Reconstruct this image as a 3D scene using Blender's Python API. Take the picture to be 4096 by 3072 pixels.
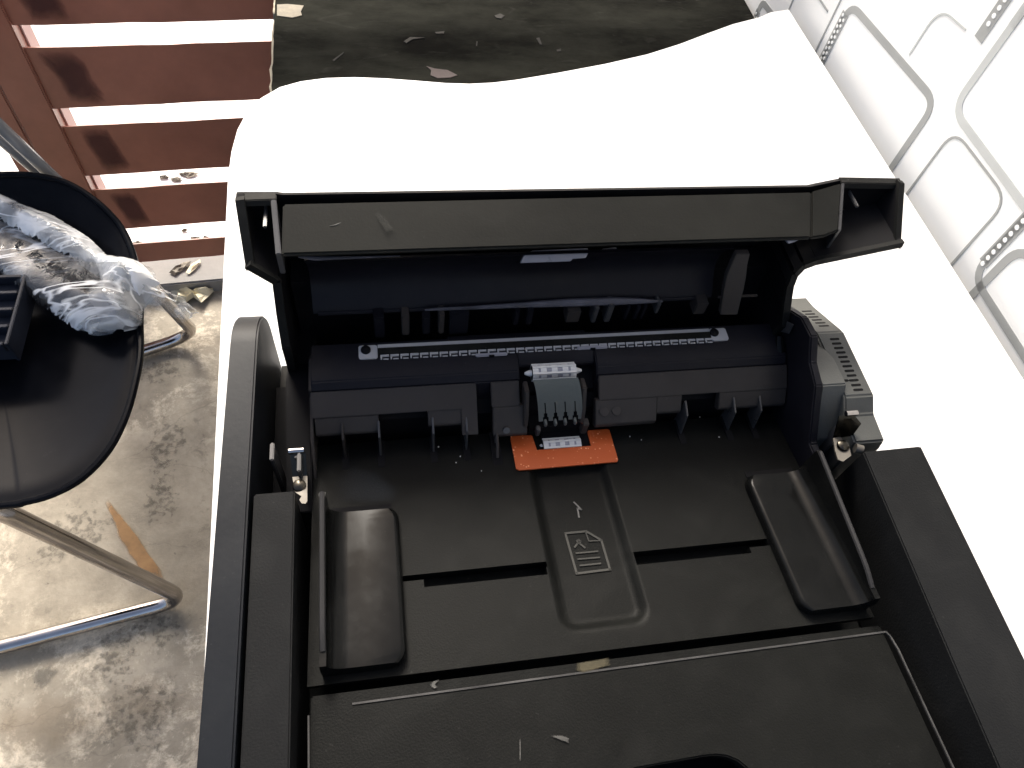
import bpy, bmesh, math, random
from math import radians, sin, cos, pi
from mathutils import Vector, Matrix, noise
random.seed(7)
for o in list(bpy.data.objects): bpy.data.objects.remove(o)
SC = bpy.context.scene
COL = SC.collection

# ------------------------------------------------------------ camera
cam = bpy.data.cameras.new('camera')
cam.sensor_width = 36; cam.lens = 25.79; cam.clip_start = 0.01; cam.clip_end = 200
co = bpy.data.objects.new('camera', cam); COL.objects.link(co)
co.matrix_world = Matrix.Translation((0, 0, 1.25)) @ Matrix(((0.98452, 0.05847, -0.16524), (-0.13789, 0.84033, -0.52425), (0.10820, 0.53892, 0.83538))).to_4x4()
SC.camera = co
# ------------------------------------------------------------ light
SUN_EL, SUN_AZ = 38, -9          # azimuth from +y towards +x
wd = bpy.data.worlds.new('World'); SC.world = wd; wd.use_nodes = True
nt = wd.node_tree; bg = nt.nodes['Background']; bg.inputs[1].default_value = 0.12
sky = nt.nodes.new('ShaderNodeTexSky'); sky.sky_type = 'NISHITA'; sky.sun_disc = False
sky.sun_elevation = radians(SUN_EL); sky.sun_rotation = radians(SUN_AZ); sky.dust_density = 6.0; sky.air_density = 0.8; sky.ozone_density = 0.0
nt.links.new(sky.outputs[0], bg.inputs[0])
sl = bpy.data.lights.new('sun', 'SUN'); sl.energy = 2.6; sl.angle = radians(22); sl.color = (1, .95, .87)
so = bpy.data.objects.new('sun', sl); COL.objects.link(so)
so.rotation_euler = Vector((sin(radians(SUN_AZ))*cos(radians(SUN_EL)), cos(radians(SUN_AZ))*cos(radians(SUN_EL)), sin(radians(SUN_EL)))).to_track_quat('Z', 'Y').to_euler()
SC.view_settings.view_transform = 'Standard'; SC.view_settings.look = 'None'
SC.view_settings.exposure = 1.25; SC.view_settings.gamma = 1
SC.render.engine = 'CYCLES'

# ------------------------------------------------------------ materials
def nn(nt, t, **kw):
    n = nt.nodes.new(t)
    for k, v in kw.items():
        if k.startswith('i_'): n.inputs[int(k[2:])].default_value = v
        else: setattr(n, k, v)
    return n
def base_mat(name, col, rough=.5, metal=0, spec=.5, var=.25, vscale=12, bump=0, bscale=400, dust=0, dcol=(.25,.25,.24), rvar=.1, coat=0):
    m = bpy.data.materials.new(name); m.use_nodes = True
    nt = m.node_tree; b = nt.nodes['Principled BSDF']; L = nt.links.new
    b.inputs['Metallic'].default_value = metal; b.inputs['Specular IOR Level'].default_value = spec
    b.inputs['Coat Weight'].default_value = coat; b.inputs['Coat Roughness'].default_value = .08
    tc = nn(nt, 'ShaderNodeTexCoord')
    n1 = nn(nt, 'ShaderNodeTexNoise'); n1.inputs['Scale'].default_value = vscale; n1.inputs['Detail'].default_value = 6; n1.inputs['Roughness'].default_value = .65
    L(tc.outputs['Object'], n1.inputs['Vector'])
    mix = nn(nt, 'ShaderNodeMix', data_type='RGBA')
    mix.inputs[6].default_value = (*[c*(1-var) for c in col], 1); mix.inputs[7].default_value = (*[min(1, c*(1+var)) for c in col], 1)
    rp = nn(nt, 'ShaderNodeMapRange'); rp.inputs[1].default_value = .3; rp.inputs[2].default_value = .7
    L(n1.outputs[0], rp.inputs[0]); L(rp.outputs[0], mix.inputs[0])
    out = mix.outputs[2]
    if dust:
        n2 = nn(nt, 'ShaderNodeTexNoise'); n2.inputs['Scale'].default_value = 700; n2.inputs['Detail'].default_value = 2
        L(tc.outputs['Object'], n2.inputs['Vector'])
        r2 = nn(nt, 'ShaderNodeMapRange'); r2.inputs[1].default_value = .70; r2.inputs[2].default_value = .80; r2.inputs[4].default_value = dust
        L(n2.outputs[0], r2.inputs[0])
        n3 = nn(nt, 'ShaderNodeTexNoise'); n3.inputs['Scale'].default_value = 35; n3.inputs['Detail'].default_value = 5; n3.inputs['Distortion'].default_value = 1.5
        L(tc.outputs['Object'], n3.inputs['Vector'])
        r3 = nn(nt, 'ShaderNodeMapRange'); r3.inputs[1].default_value = .5; r3.inputs[2].default_value = .8; r3.inputs[4].default_value = dust*.25
        L(n3.outputs[0], r3.inputs[0])
        ad = nn(nt, 'ShaderNodeMath', operation='ADD', use_clamp=True); L(r2.outputs[0], ad.inputs[0]); L(r3.outputs[0], ad.inputs[1])
        mx = nn(nt, 'ShaderNodeMix', data_type='RGBA'); mx.inputs[7].default_value = (*dcol, 1)
        L(out, mx.inputs[6]); L(ad.outputs[0], mx.inputs[0]); out = mx.outputs[2]
    L(out, b.inputs['Base Color'])
    r4 = nn(nt, 'ShaderNodeMapRange'); r4.inputs[1].default_value = .3; r4.inputs[2].default_value = .7
    r4.inputs[3].default_value = max(.02, rough-rvar); r4.inputs[4].default_value = min(1, rough+rvar)
    L(n1.outputs[0], r4.inputs[0]); L(r4.outputs[0], b.inputs['Roughness'])
    if bump:
        nb = nn(nt, 'ShaderNodeTexNoise'); nb.inputs['Scale'].default_value = bscale; nb.inputs['Detail'].default_value = 3
        L(tc.outputs['Object'], nb.inputs['Vector'])
        bp = nn(nt, 'ShaderNodeBump'); bp.inputs['Strength'].default_value = bump; bp.inputs['Distance'].default_value = .001
        L(nb.outputs[0], bp.inputs['Height']); L(bp.outputs[0], b.inputs['Normal'])
    return m
M = {}
M['black_matte'] = base_mat('black_matte_plastic', (.0065, .0068, .0064), .6, spec=.09, bump=.08, bscale=1500, dust=.12)
M['wing'] = base_mat('textured_rail_plastic', (.0078, .0083, .0088), .65, spec=.08, bump=.15, bscale=1200, dust=.07)
M['tray'] = base_mat('tray_plastic', (.0048, .0051, .0048), .5, spec=.065, bump=.12, bscale=1400, dust=.05, var=.28)
M['band'] = base_mat('lid_edge_plastic', (.0125, .0127, .0110), .55, spec=.09, bump=.05, bscale=900, dust=.05, var=.25)
M['satin'] = base_mat('satin_black_plastic', (.008, .0095, .0120), .42, spec=.11, var=.15, bump=.05, rvar=.06, dust=.06)
M['gloss'] = base_mat('gloss_black_plastic', (.0042, .0044, .0044), .15, spec=.09, dust=.05, rvar=.13, vscale=38)
M['navy'] = base_mat('sky_tinted_black_plastic', (.0062, .0062, .0090), .42, spec=.12, dust=.05, vscale=20)  # blue tint stands for sky reflected in the black plastic
M['deep'] = base_mat('shaded_recess_plastic', (.004, .004, .005), .7, spec=.1)  # blacker copy of the black plastic, shade put into the colour
M['housing'] = base_mat('grey_housing_plastic', (.074, .077, .073), .5, spec=.22, bump=.08, bscale=1200, dust=.08)
M['edge'] = base_mat('worn_edge_plastic', (.04, .04, .042), .35, spec=.5)
M['finedge'] = base_mat('fin_edge_plastic', (.022, .022, .023), .55, spec=.15)
M['rib'] = base_mat('rib_plastic', (.030, .0265, .0250), .40, spec=.16, dust=.06)
M['rubber'] = base_mat('grey_rubber', (.085, .095, .09), .6, spec=.3, var=.12, bump=.2)
M['whiteplastic'] = base_mat('white_plastic', (.5, .5, .49), .4, var=.06)
M['greywhite'] = base_mat('translucent_grey_plastic', (.22, .22, .25), .35, var=.1)
M['strip'] = base_mat('pale_film', (.32, .32, .33), .35, var=.12)
M['metal'] = base_mat('zinc_metal', (.13, .122, .11), .6, metal=1, var=.12, vscale=60)
M['darkmetal'] = base_mat('screw_metal', (.06, .055, .045), .3, metal=1, var=.2)
M['chrome'] = base_mat('chrome', (.46, .43, .41), .14, metal=1, var=.1, rvar=.08, vscale=25)
M['tube'] = base_mat('grey_enamelled_tube', (.20, .205, .21), .18, var=.15, coat=.6)
M['chair'] = base_mat('black_chair_plastic', (.0045, .005, .0068), .22, spec=.07, rvar=.08, vscale=8, dust=.03)
M['darkblue'] = base_mat('slate_plastic', (.020, .024, .036), .5, spec=.2, dust=.1)
M['white'] = base_mat('white_laminate', (.60, .605, .60), .45, spec=.3, var=.015)
M['wallwhite'] = base_mat('white_wallpaper', (.77, .785, .78), .6, spec=.2, var=.03, vscale=4)
M['motif'] = base_mat('grey_print', (.31, .322, .317), .6, spec=.2, var=.12, vscale=9)
M['motif_faint'] = base_mat('pale_grey_print', (.45, .47, .465), .6, spec=.2, var=.08)
M['red'] = base_mat('red_brown_paint', (.255, .100, .070), .34, spec=.4, var=.28, vscale=5, bump=.3, bscale=60, dust=.06, dcol=(.3, .2, .18))
M['redpatch'] = base_mat('dark_red_patch', (.055, .022, .026), .5, spec=.3, var=.3, vscale=40)
M['redpale'] = base_mat('pale_red_edge', (.5, .38, .36), .6, var=.15)
M['ply'] = base_mat('raw_plywood', (.27, .24, .18), .8, var=.3, vscale=60, bump=.4, bscale=200)
M['paper'] = base_mat('old_paper', (.60, .55, .40), .7, var=.15, vscale=30)
M['leaf'] = base_mat('dry_leaf', (.13, .115, .09), .7, var=.4, vscale=60)
M['scuff'] = base_mat('pale_scuff', (.07, .07, .068), .6, var=.3, vscale=300)
M['tan'] = base_mat('tan_reflection_mark', (.03, .027, .017), .5, var=.25, vscale=120)
M['step'] = base_mat('grey_step_concrete', (.22, .215, .205), .8, var=.2, bump=.4, bscale=120)

def orange():
    m = base_mat('orange_sticker', (.42, .080, .019), .4, spec=.3, var=.08, vscale=20)
    nt = m.node_tree; b = nt.nodes['Principled BSDF']; L = nt.links.new
    src = b.inputs['Base Color'].links[0].from_socket
    tc = nn(nt, 'ShaderNodeTexCoord'); v = nn(nt, 'ShaderNodeTexVoronoi'); v.inputs['Scale'].default_value = 900
    L(tc.outputs['Object'], v.inputs['Vector'])
    sp = nn(nt, 'ShaderNodeSeparateColor'); L(v.outputs['Color'], sp.inputs[0])
    r = nn(nt, 'ShaderNodeMapRange'); r.inputs[1].default_value = .86; r.inputs[2].default_value = 1; L(sp.outputs[0], r.inputs[0])
    d = nn(nt, 'ShaderNodeMapRange'); d.inputs[1].default_value = .5; d.inputs[2].default_value = .2; L(v.outputs['Distance'], d.inputs[0])
    mu = nn(nt, 'ShaderNodeMath', operation='MULTIPLY'); L(r.outputs[0], mu.inputs[0]); L(d.outputs[0], mu.inputs[1])
    mx = nn(nt, 'ShaderNodeMix', data_type='RGBA'); mx.inputs[7].default_value = (.95, .45, .25, 1)
    L(mu.outputs[0], mx.inputs[0]); L(src, mx.inputs[6]); L(mx.outputs[2], b.inputs['Base Color'])
    return m
M['orange'] = orange(); M['scratchm'] = base_mat('scratched_laminate', (.035,.034,.031), .7, spec=.1, var=.3, vscale=200)

def desk_mat():
    m = bpy.data.materials.new('worn_dark_desktop'); m.use_nodes = True; nt = m.node_tree; b = nt.nodes['Principled BSDF']; L = nt.links.new
    tc = nn(nt, 'ShaderNodeTexCoord')
    n1 = nn(nt, 'ShaderNodeTexNoise'); n1.inputs['Scale'].default_value = 9; n1.inputs['Detail'].default_value = 9; n1.inputs['Roughness'].default_value = .7
    n2 = nn(nt, 'ShaderNodeTexNoise'); n2.inputs['Scale'].default_value = 28; n2.inputs['Detail'].default_value = 8; n2.inputs['Distortion'].default_value = 2
    mp = nn(nt, 'ShaderNodeMapping'); mp.inputs['Scale'].default_value = (.6, 1.4, 1)
    L(tc.outputs['Object'], mp.inputs[0]); L(mp.outputs[0], n1.inputs['Vector']); L(mp.outputs[0], n2.inputs['Vector'])
    cr = nn(nt, 'ShaderNodeValToRGB'); cr.color_ramp.elements[0].position = .38; cr.color_ramp.elements[0].color = (.0050, .0050, .0044, 1)
    cr.color_ramp.elements[1].position = .66; cr.color_ramp.elements[1].color = (.025, .0258, .0205, 1)
    L(n1.outputs[0], cr.inputs[0])
    r = nn(nt, 'ShaderNodeMapRange'); r.inputs[1].default_value = .60; r.inputs[2].default_value = .78; r.inputs[4].default_value = .22; L(n2.outputs[0], r.inputs[0])
    mx = nn(nt, 'ShaderNodeMix', data_type='RGBA'); mx.inputs[7].default_value = (.08, .078, .068, 1)
    L(r.outputs[0], mx.inputs[0]); L(cr.outputs[0], mx.inputs[6]); L(mx.outputs[2], b.inputs['Base Color'])
    b.inputs['Roughness'].default_value = .9; b.inputs['Specular IOR Level'].default_value = .02
    return m
M['desk'] = desk_mat()

def floor_mat(name, c0, c1, c2, streak=True):
    m = bpy.data.materials.new(name); m.use_nodes = True; nt = m.node_tree; b = nt.nodes['Principled BSDF']; L = nt.links.new
    tc = nn(nt, 'ShaderNodeTexCoord')
    def N(sc, det, ro, dis=0):
        n = nn(nt, 'ShaderNodeTexNoise'); n.inputs['Scale'].default_value = sc; n.inputs['Detail'].default_value = det; n.inputs['Roughness'].default_value = ro; n.inputs['Distortion'].default_value = dis
        L(tc.outputs['Object'], n.inputs['Vector']); return n.outputs[0]
    def R(s, a, b_, lo=0, hi=1):
        n = nn(nt, 'ShaderNodeMapRange'); n.inputs[1].default_value = a; n.inputs[2].default_value = b_; n.inputs[3].default_value = lo; n.inputs[4].default_value = hi; L(s, n.inputs[0]); return n.outputs[0]
    def MX(f, a, col):
        n = nn(nt, 'ShaderNodeMix', data_type='RGBA'); n.inputs[7].default_value = (*col, 1)
        L(f, n.inputs[0]); L(a, n.inputs[6]); return n.outputs[2]
    def MU(a, b_):
        n = nn(nt, 'ShaderNodeMath', operation='MULTIPLY'); L(a, n.inputs[0]); L(b_, n.inputs[1]); return n.outputs[0]
    cr = nn(nt, 'ShaderNodeValToRGB'); e = cr.color_ramp.elements
    e[0].position = .36; e[0].color = (*c0, 1); e[1].position = .64; e[1].color = (*c2, 1); k = e.new(.5); k.color = (*c1, 1)
    L(N(5.5, 12, .72, .15), cr.inputs[0]); col = cr.outputs[0]
    # pale patches from noise
    col = MX(MU(R(N(9, 9, .8, .2), .50, .62), R(N(2.6, 3, .5), .45, .55, 0, .9)), col, tuple(min(1, x*1.75) for x in c2))
    # dark pits and stains
    col = MX(MU(R(N(30, 8, .75, .3), .55, .66, 0, .55), R(N(5, 3, .5), .45, .6)), col, tuple(x*.42 for x in c0))
    col = MX(R(N(120, 3, .6), .70, .76, 0, .7), col, tuple(x*.3 for x in c0))
    # cracks
    v = nn(nt, 'ShaderNodeTexVoronoi', feature='DISTANCE_TO_EDGE'); v.inputs['Scale'].default_value = 2.1
    mp = nn(nt, 'ShaderNodeMapping'); mp.inputs['Scale'].default_value = (.5, 2.2, 1)
    ad = nn(nt, 'ShaderNodeVectorMath', operation='ADD')
    nz = nn(nt, 'ShaderNodeTexNoise'); nz.inputs['Scale'].default_value = 6; nz.inputs['Detail'].default_value = 5; L(tc.outputs['Object'], nz.inputs['Vector'])
    sc = nn(nt, 'ShaderNodeVectorMath', operation='SCALE'); sc.inputs['Scale'].default_value = .18; L(nz.outputs['Color'], sc.inputs[0])
    L(tc.outputs['Object'], ad.inputs[0]); L(sc.outputs[0], ad.inputs[1]); L(ad.outputs[0], mp.inputs[0]); L(mp.outputs[0], v.inputs['Vector'])
    col = MX(R(v.outputs[0], .004, .001, 0, .22), col, tuple(x*.35 for x in c0))
    b.inputs['Roughness'].default_value = .6; b.inputs['Specular IOR Level'].default_value = .35
    L(col, b.inputs['Base Color'])
    bp = nn(nt, 'ShaderNodeBump'); bp.inputs['Strength'].default_value = .35; bp.inputs['Distance'].default_value = .004
    L(N(45, 8, .7), bp.inputs['Height']); L(bp.outputs[0], b.inputs['Normal'])
    return m
M['floor'] = floor_mat('worn_concrete', (.205, .180, .138), (.305, .270, .210), (.41, .365, .29))
M['outside'] = floor_mat('sunlit_concrete', (.72, .71, .66), (.78, .77, .74), (.84, .84, .82))  # pale base colour holds the stronger daylight beyond the gate

def rust():
    m = base_mat('rust_stain', (.34, .20, .09), .6, spec=.3, var=.35, vscale=50); nt = m.node_tree; b = nt.nodes['Principled BSDF']; L = nt.links.new
    tc = nn(nt, 'ShaderNodeTexCoord'); n = nn(nt, 'ShaderNodeTexNoise'); n.inputs['Scale'].default_value = 45; n.inputs['Detail'].default_value = 6; L(tc.outputs['Object'], n.inputs['Vector'])
    r = nn(nt, 'ShaderNodeMapRange'); r.inputs[1].default_value = .35; r.inputs[2].default_value = .6; r.inputs[3].default_value = .35; r.inputs[4].default_value = .95; L(n.outputs[0], r.inputs[0]); L(r.outputs[0], b.inputs['Alpha'])
    return m


def fuzzy(name, col, sc=45, lo=.3, hi=.7, amt=1.2, top=1.0):
    """a stain whose ragged edge comes from noise and from the 'fade' attribute of its mesh"""
    m = base_mat(name, col, .6, spec=.15, var=.3, vscale=sc); nt = m.node_tree; b = nt.nodes['Principled BSDF']; L = nt.links.new
    tc = nn(nt, 'ShaderNodeTexCoord'); n = nn(nt, 'ShaderNodeTexNoise'); n.inputs['Scale'].default_value = sc; n.inputs['Detail'].default_value = 7; n.inputs['Roughness'].default_value = .65; L(tc.outputs['Object'], n.inputs['Vector'])
    at = nn(nt, 'ShaderNodeAttribute', attribute_name='fade')
    ma = nn(nt, 'ShaderNodeMath', operation='MULTIPLY_ADD'); ma.inputs[1].default_value = amt; L(n.outputs[0], ma.inputs[0])
    sb = nn(nt, 'ShaderNodeMath', operation='SUBTRACT'); sb.inputs[1].default_value = amt*.5; L(at.outputs['Fac'], sb.inputs[0]); L(sb.outputs[0], ma.inputs[2])
    r = nn(nt, 'ShaderNodeMapRange'); r.inputs[1].default_value = lo; r.inputs[2].default_value = hi; r.inputs[4].default_value = top; L(ma.outputs[0], r.inputs[0]); L(r.outputs[0], b.inputs['Alpha'])
    return m
def patch(name, mat, parent, pts, lift=(0, 0, .0003)):
    """thin stain lying on a surface: rings from the outline (fade 0) to the middle (fade 1)"""
    P = [Vector(p)+Vector(lift) for p in pts]; c = sum(P, Vector())/len(P); bm = bmesh.new(); fa = bm.verts.layers.float.new('fade'); rings = []
    for t_, f_ in ((1.0, 0), (.8, .45), (.55, .85), (.25, 1)):
        rg = [bm.verts.new(c+(p-c)*t_) for p in P]
        for v in rg: v[fa] = f_
        rings.append(rg)
    for a_, b_ in zip(rings, rings[1:]):
        for k in range(len(P)): bm.faces.new((a_[k], a_[(k+1) % len(P)], b_[(k+1) % len(P)], b_[k]))
    bm.faces.new(rings[-1]); bmesh.ops.recalc_face_normals(bm, faces=bm.faces)
    me = bpy.data.meshes.new(name); bm.to_mesh(me); bm.free(); return put(name, me, mat, parent)
M['tanf'] = fuzzy('tan_reflection_smear', (.05, .044, .027), 150, .1, .7, .5, .85)  # tan colour paints a soft reflection on the flap
M['scufff'] = fuzzy('soft_scuff', (.06, .06, .057), 300, .2, .7, .9, .9)
M['sheen'] = fuzzy('sheen_painted_plastic', (.020, .023, .026), 40, .1, 1.0, .8, .6)
M['rust'] = fuzzy('rust_stain', (.33, .19, .085), 30, .15, .6, .8, .75)
M['redpatch'] = fuzzy('dark_red_patch', (.06, .024, .027), 17, .15, .85, 1.3, .62)  # darker red patches on the slats beside the post
def film(lo=.10, hi=.85, a0=.44, a1=.60):
    m = bpy.data.materials.new('clear_plastic_film'); m.use_nodes = True; nt = m.node_tree; L = nt.links.new
    nt.nodes.remove(nt.nodes['Principled BSDF']); out = nt.nodes['Material Output']
    tc = nn(nt, 'ShaderNodeTexCoord')
    n = nn(nt, 'ShaderNodeTexNoise'); n.inputs['Scale'].default_value = 9; n.inputs['Detail'].default_value = 5; n.inputs['Distortion'].default_value = 1.8; L(tc.outputs['Object'], n.inputs['Vector'])
    bp = nn(nt, 'ShaderNodeBump'); bp.inputs['Strength'].default_value = .35; bp.inputs['Distance'].default_value = .005
    n2 = nn(nt, 'ShaderNodeTexNoise'); n2.inputs['Scale'].default_value = 22; n2.inputs['Detail'].default_value = 2; n2.inputs['Distortion'].default_value = 2.5; L(tc.outputs['Object'], n2.inputs['Vector'])
    L(n2.outputs[0], bp.inputs['Height'])
    gl = nn(nt, 'ShaderNodeBsdfGlossy'); gl.inputs['Roughness'].default_value = .12; gl.inputs['Color'].default_value = (.95, .97, 1, 1); L(bp.outputs[0], gl.inputs['Normal'])
    tr = nn(nt, 'ShaderNodeBsdfTransparent'); tr.inputs[0].default_value = (.93, .95, .96, 1)
    df = nn(nt, 'ShaderNodeBsdfDiffuse'); df.inputs[0].default_value = (.9, .92, .93, 1)
    tl = nn(nt, 'ShaderNodeBsdfTranslucent'); tl.inputs[0].default_value = (.8, .83, .85, 1)
    a = nn(nt, 'ShaderNodeMixShader'); a.inputs[0].default_value = .22; L(df.outputs[0], a.inputs[1]); L(tl.outputs[0], a.inputs[2])
    r = nn(nt, 'ShaderNodeMapRange'); r.inputs[1].default_value = a0; r.inputs[2].default_value = a1; r.inputs[3].default_value = lo; r.inputs[4].default_value = hi; L(n.outputs[0], r.inputs[0])
    b = nn(nt, 'ShaderNodeMixShader'); L(r.outputs[0], b.inputs[0]); L(tr.outputs[0], b.inputs[1]); L(a.outputs[0], b.inputs[2])
    fr = nn(nt, 'ShaderNodeFresnel'); fr.inputs[0].default_value = 1.42; L(bp.outputs[0], fr.inputs['Normal'])
    # fine bright creases running with the folds
    mp = nn(nt, 'ShaderNodeMapping'); mp.inputs['Rotation'].default_value = (0, 0, .70); mp.inputs['Scale'].default_value = (.35, 1.6, 1); L(tc.outputs['Object'], mp.inputs[0])
    n3 = nn(nt, 'ShaderNodeTexNoise'); n3.inputs['Scale'].default_value = 13; n3.inputs['Detail'].default_value = 3; n3.inputs['Distortion'].default_value = .8; L(mp.outputs[0], n3.inputs['Vector'])
    s1 = nn(nt, 'ShaderNodeMath', operation='SUBTRACT'); s1.inputs[1].default_value = .5; L(n3.outputs[0], s1.inputs[0])
    s2 = nn(nt, 'ShaderNodeMath', operation='ABSOLUTE'); L(s1.outputs[0], s2.inputs[0])
    s3 = nn(nt, 'ShaderNodeMapRange'); s3.inputs[1].default_value = .022; s3.inputs[2].default_value = .004; s3.inputs[4].default_value = .8; L(s2.outputs[0], s3.inputs[0])
    b0 = b; b = nn(nt, 'ShaderNodeMixShader'); L(s3.outputs[0], b.inputs[0]); L(b0.outputs[0], b.inputs[1]); L(a.outputs[0], b.inputs[2])
    c = nn(nt, 'ShaderNodeMixShader'); L(fr.outputs[0], c.inputs[0]); L(b.outputs[0], c.inputs[1]); L(gl.outputs[0], c.inputs[2])
    L(c.outputs[0], out.inputs['Surface'])
    return m
M['film'] = film(.02, .32, .50, .66); M['filmw'] = film(.30, 1.0, .40, .54)

# ------------------------------------------------------------ mesh helpers
def put(name, me, mat, parent=None):
    o = bpy.data.objects.new(name, me); COL.objects.link(o)
    if mat is not None: me.materials.append(M[mat] if isinstance(mat, str) else mat)
    if parent is not None: o.parent = parent
    return o
def finish(bm, name, mat, parent=None, bevel=0, seg=2, smooth=True, angle=35):
    bmesh.ops.remove_doubles(bm, verts=bm.verts, dist=1e-6)
    bmesh.ops.recalc_face_normals(bm, faces=bm.faces)
    if bevel:
        es = [e for e in bm.edges if len(e.link_faces) == 2 and e.calc_face_angle(0) > radians(25)]
        if es: bmesh.ops.bevel(bm, geom=es, offset=bevel, segments=seg, affect='EDGES', clamp_overlap=True)
    me = bpy.data.meshes.new(name); bm.to_mesh(me); bm.free()
    if smooth:
        me.shade_smooth(); me.set_sharp_from_angle(angle=radians(angle))
    return put(name, me, mat, parent)
def tagit(o, label, cat, group=None):
    o['label'] = label; o['category'] = cat
    if group: o['group'] = group
    return o
def thing(name, loc, label, cat, group=None):
    o = bpy.data.objects.new(name, None); COL.objects.link(o); o.location = loc; o.empty_display_size = .05
    return tagit(o, label, cat, group)
def anchor(root):
    """parts are written in world coordinates; this keeps them there under a moved empty"""
    bpy.context.view_layer.update()
    inv = root.matrix_world.inverted()
    for c in list(root.children): c.matrix_parent_inverse = inv
def badd(bm, x0, x1, y0, y1, z0, z1):
    v = [bm.verts.new(p) for p in ((x0,y0,z0),(x1,y0,z0),(x1,y1,z0),(x0,y1,z0),(x0,y0,z1),(x1,y0,z1),(x1,y1,z1),(x0,y1,z1))]
    for f in ((3,2,1,0),(4,5,6,7),(0,1,5,4),(1,2,6,5),(2,3,7,6),(3,0,4,7)): bm.faces.new([v[i] for i in f])
    return bm
def box(name, mat, parent, x0, x1, y0, y1, z0, z1, bevel=.0006):
    return finish(badd(bmesh.new(), x0, x1, y0, y1, z0, z1), name, mat, parent, bevel)
def padd(bm, pts_a, pts_b):
    """closed solid between two matching outlines"""
    n = len(pts_a); a = [bm.verts.new(p) for p in pts_a]; b = [bm.verts.new(p) for p in pts_b]
    bm.faces.new(a); bm.faces.new(b[::-1])
    for i in range(n): bm.faces.new((a[i], b[i], b[(i+1) % n], a[(i+1) % n]))
    return bm
def solid(name, mat, parent, pa, pb, bevel=.0006, **k):
    return finish(padd(bmesh.new(), pa, pb), name, mat, parent, bevel, **k)
def prismx(name, mat, parent, prof, x0, x1, bevel=.0006, **k):      # prof in (y, z)
    return solid(name, mat, parent, [(x0, y, z) for y, z in prof], [(x1, y, z) for y, z in prof], bevel, **k)
def flat(name, mat, parent, pts, off=(0, 0, .0008), bevel=0, **k):   # thin plate standing on pts, thickness = off
    return solid(name, mat, parent, pts, [tuple(Vector(p)+Vector(off)) for p in pts], bevel, **k)
def tadd(bm, pts, r, n=12, cap=True):
    pts = [Vector(p) for p in pts]; rings = []; up = None
    for i, p in enumerate(pts):
        d = (pts[min(i+1, len(pts)-1)]-pts[max(i-1, 0)]).normalized()
        if up is None: up = d.orthogonal().normalized()
        up = (up-d*up.dot(d)).normalized(); s = d.cross(up)
        rr = r[i] if isinstance(r, (list, tuple)) else r
        rings.append([bm.verts.new(p+(up*cos(2*pi*k/n)+s*sin(2*pi*k/n))*rr) for k in range(n)])
    for a, b in zip(rings, rings[1:]):
        for k in range(n): bm.faces.new((a[k], a[(k+1) % n], b[(k+1) % n], b[k]))
    if cap: bm.faces.new(rings[0][::-1]); bm.faces.new(rings[-1])
    return bm
def tube(name, mat, parent, pts, r, n=12): return finish(tadd(bmesh.new(), pts, r, n), name, mat, parent)
def bend(pts, rad, seg=7):
    """round the corners of a polyline"""
    P = [Vector(p) for p in pts]; out = [P[0]]
    for a, b, c in zip(P, P[1:], P[2:]):
        u = (a-b); v = (c-b); r = min(rad, u.length*.49, v.length*.49); s = b+u.normalized()*r; e = b+v.normalized()*r
        for k in range(seg+1):
            t = k/seg; out.append(s*(1-t)**2+b*2*t*(1-t)+e*t*t)
    out.append(P[-1]); return out
def rrect(x0, x1, y0, y1, r, n=5):
    out = []
    for cx, cy, a in ((x1-r, y1-r, 0), (x0+r, y1-r, 90), (x0+r, y0+r, 180), (x1-r, y0+r, 270)):
        for k in range(n+1):
            t = radians(a+90*k/n); out.append((cx+r*cos(t), cy+r*sin(t)))
    return out

# ============================================================ SETTING
def structure(o): o['kind'] = 'structure'; return o
def sheet(name, mat, x0, x1, y0, y1, z, thick=.05):
    return structure(finish(badd(bmesh.new(), x0, x1, y0, y1, z-thick, z), name, mat))
FDIST = 1.0834; WDIST = 0.5841
FA = radians(4.59); FT = Vector((cos(FA), sin(FA), 0)); FN = Vector((-sin(FA), cos(FA), 0))
FB = FN*FDIST
def fp(s, z, off=0): return tuple(FT*s+FN*(FDIST+off)+Vector((0, 0, z)))
def fsolid(bm, s0, s1, z0, z1, o0, o1, jit=0):
    j = lambda: random.uniform(-jit, jit)
    q = [(s0, z0), (s1, z0+j()), (s1, z1+j()), (s0, z1)]
    return padd(bm, [fp(s, z, o0) for s, z in q], [fp(s, z, o1) for s, z in q])
fl = structure(finish(padd(bmesh.new(), [(-3, -3, 0), (3, -3, 0), fp(3, 0, .0), fp(-3, 0, .0)], [(-3, -3, -.1), (3, -3, -.1), fp(3, -.1, .0), fp(-3, -.1, .0)]), 'floor', 'floor'))
og = structure(finish(padd(bmesh.new(), [fp(-30, -.005, .1), fp(30, -.005, .1), fp(30, -.005, 60), fp(-30, -.005, 60)], [fp(-30, -.2, .1), fp(30, -.2, .1), fp(30, -.2, 60), fp(-30, -.2, 60)]), 'ground', 'outside'))

# doorstep strip under the slatted gate
t = thing('doorstep', fp(-.2, 0, .05), 'low grey concrete step under the red slatted gate', 'doorstep')
finish(fsolid(bmesh.new(), -3, 3, -.05, .033, .0, .1), 'step', 'step', t, .003); anchor(t)

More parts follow.
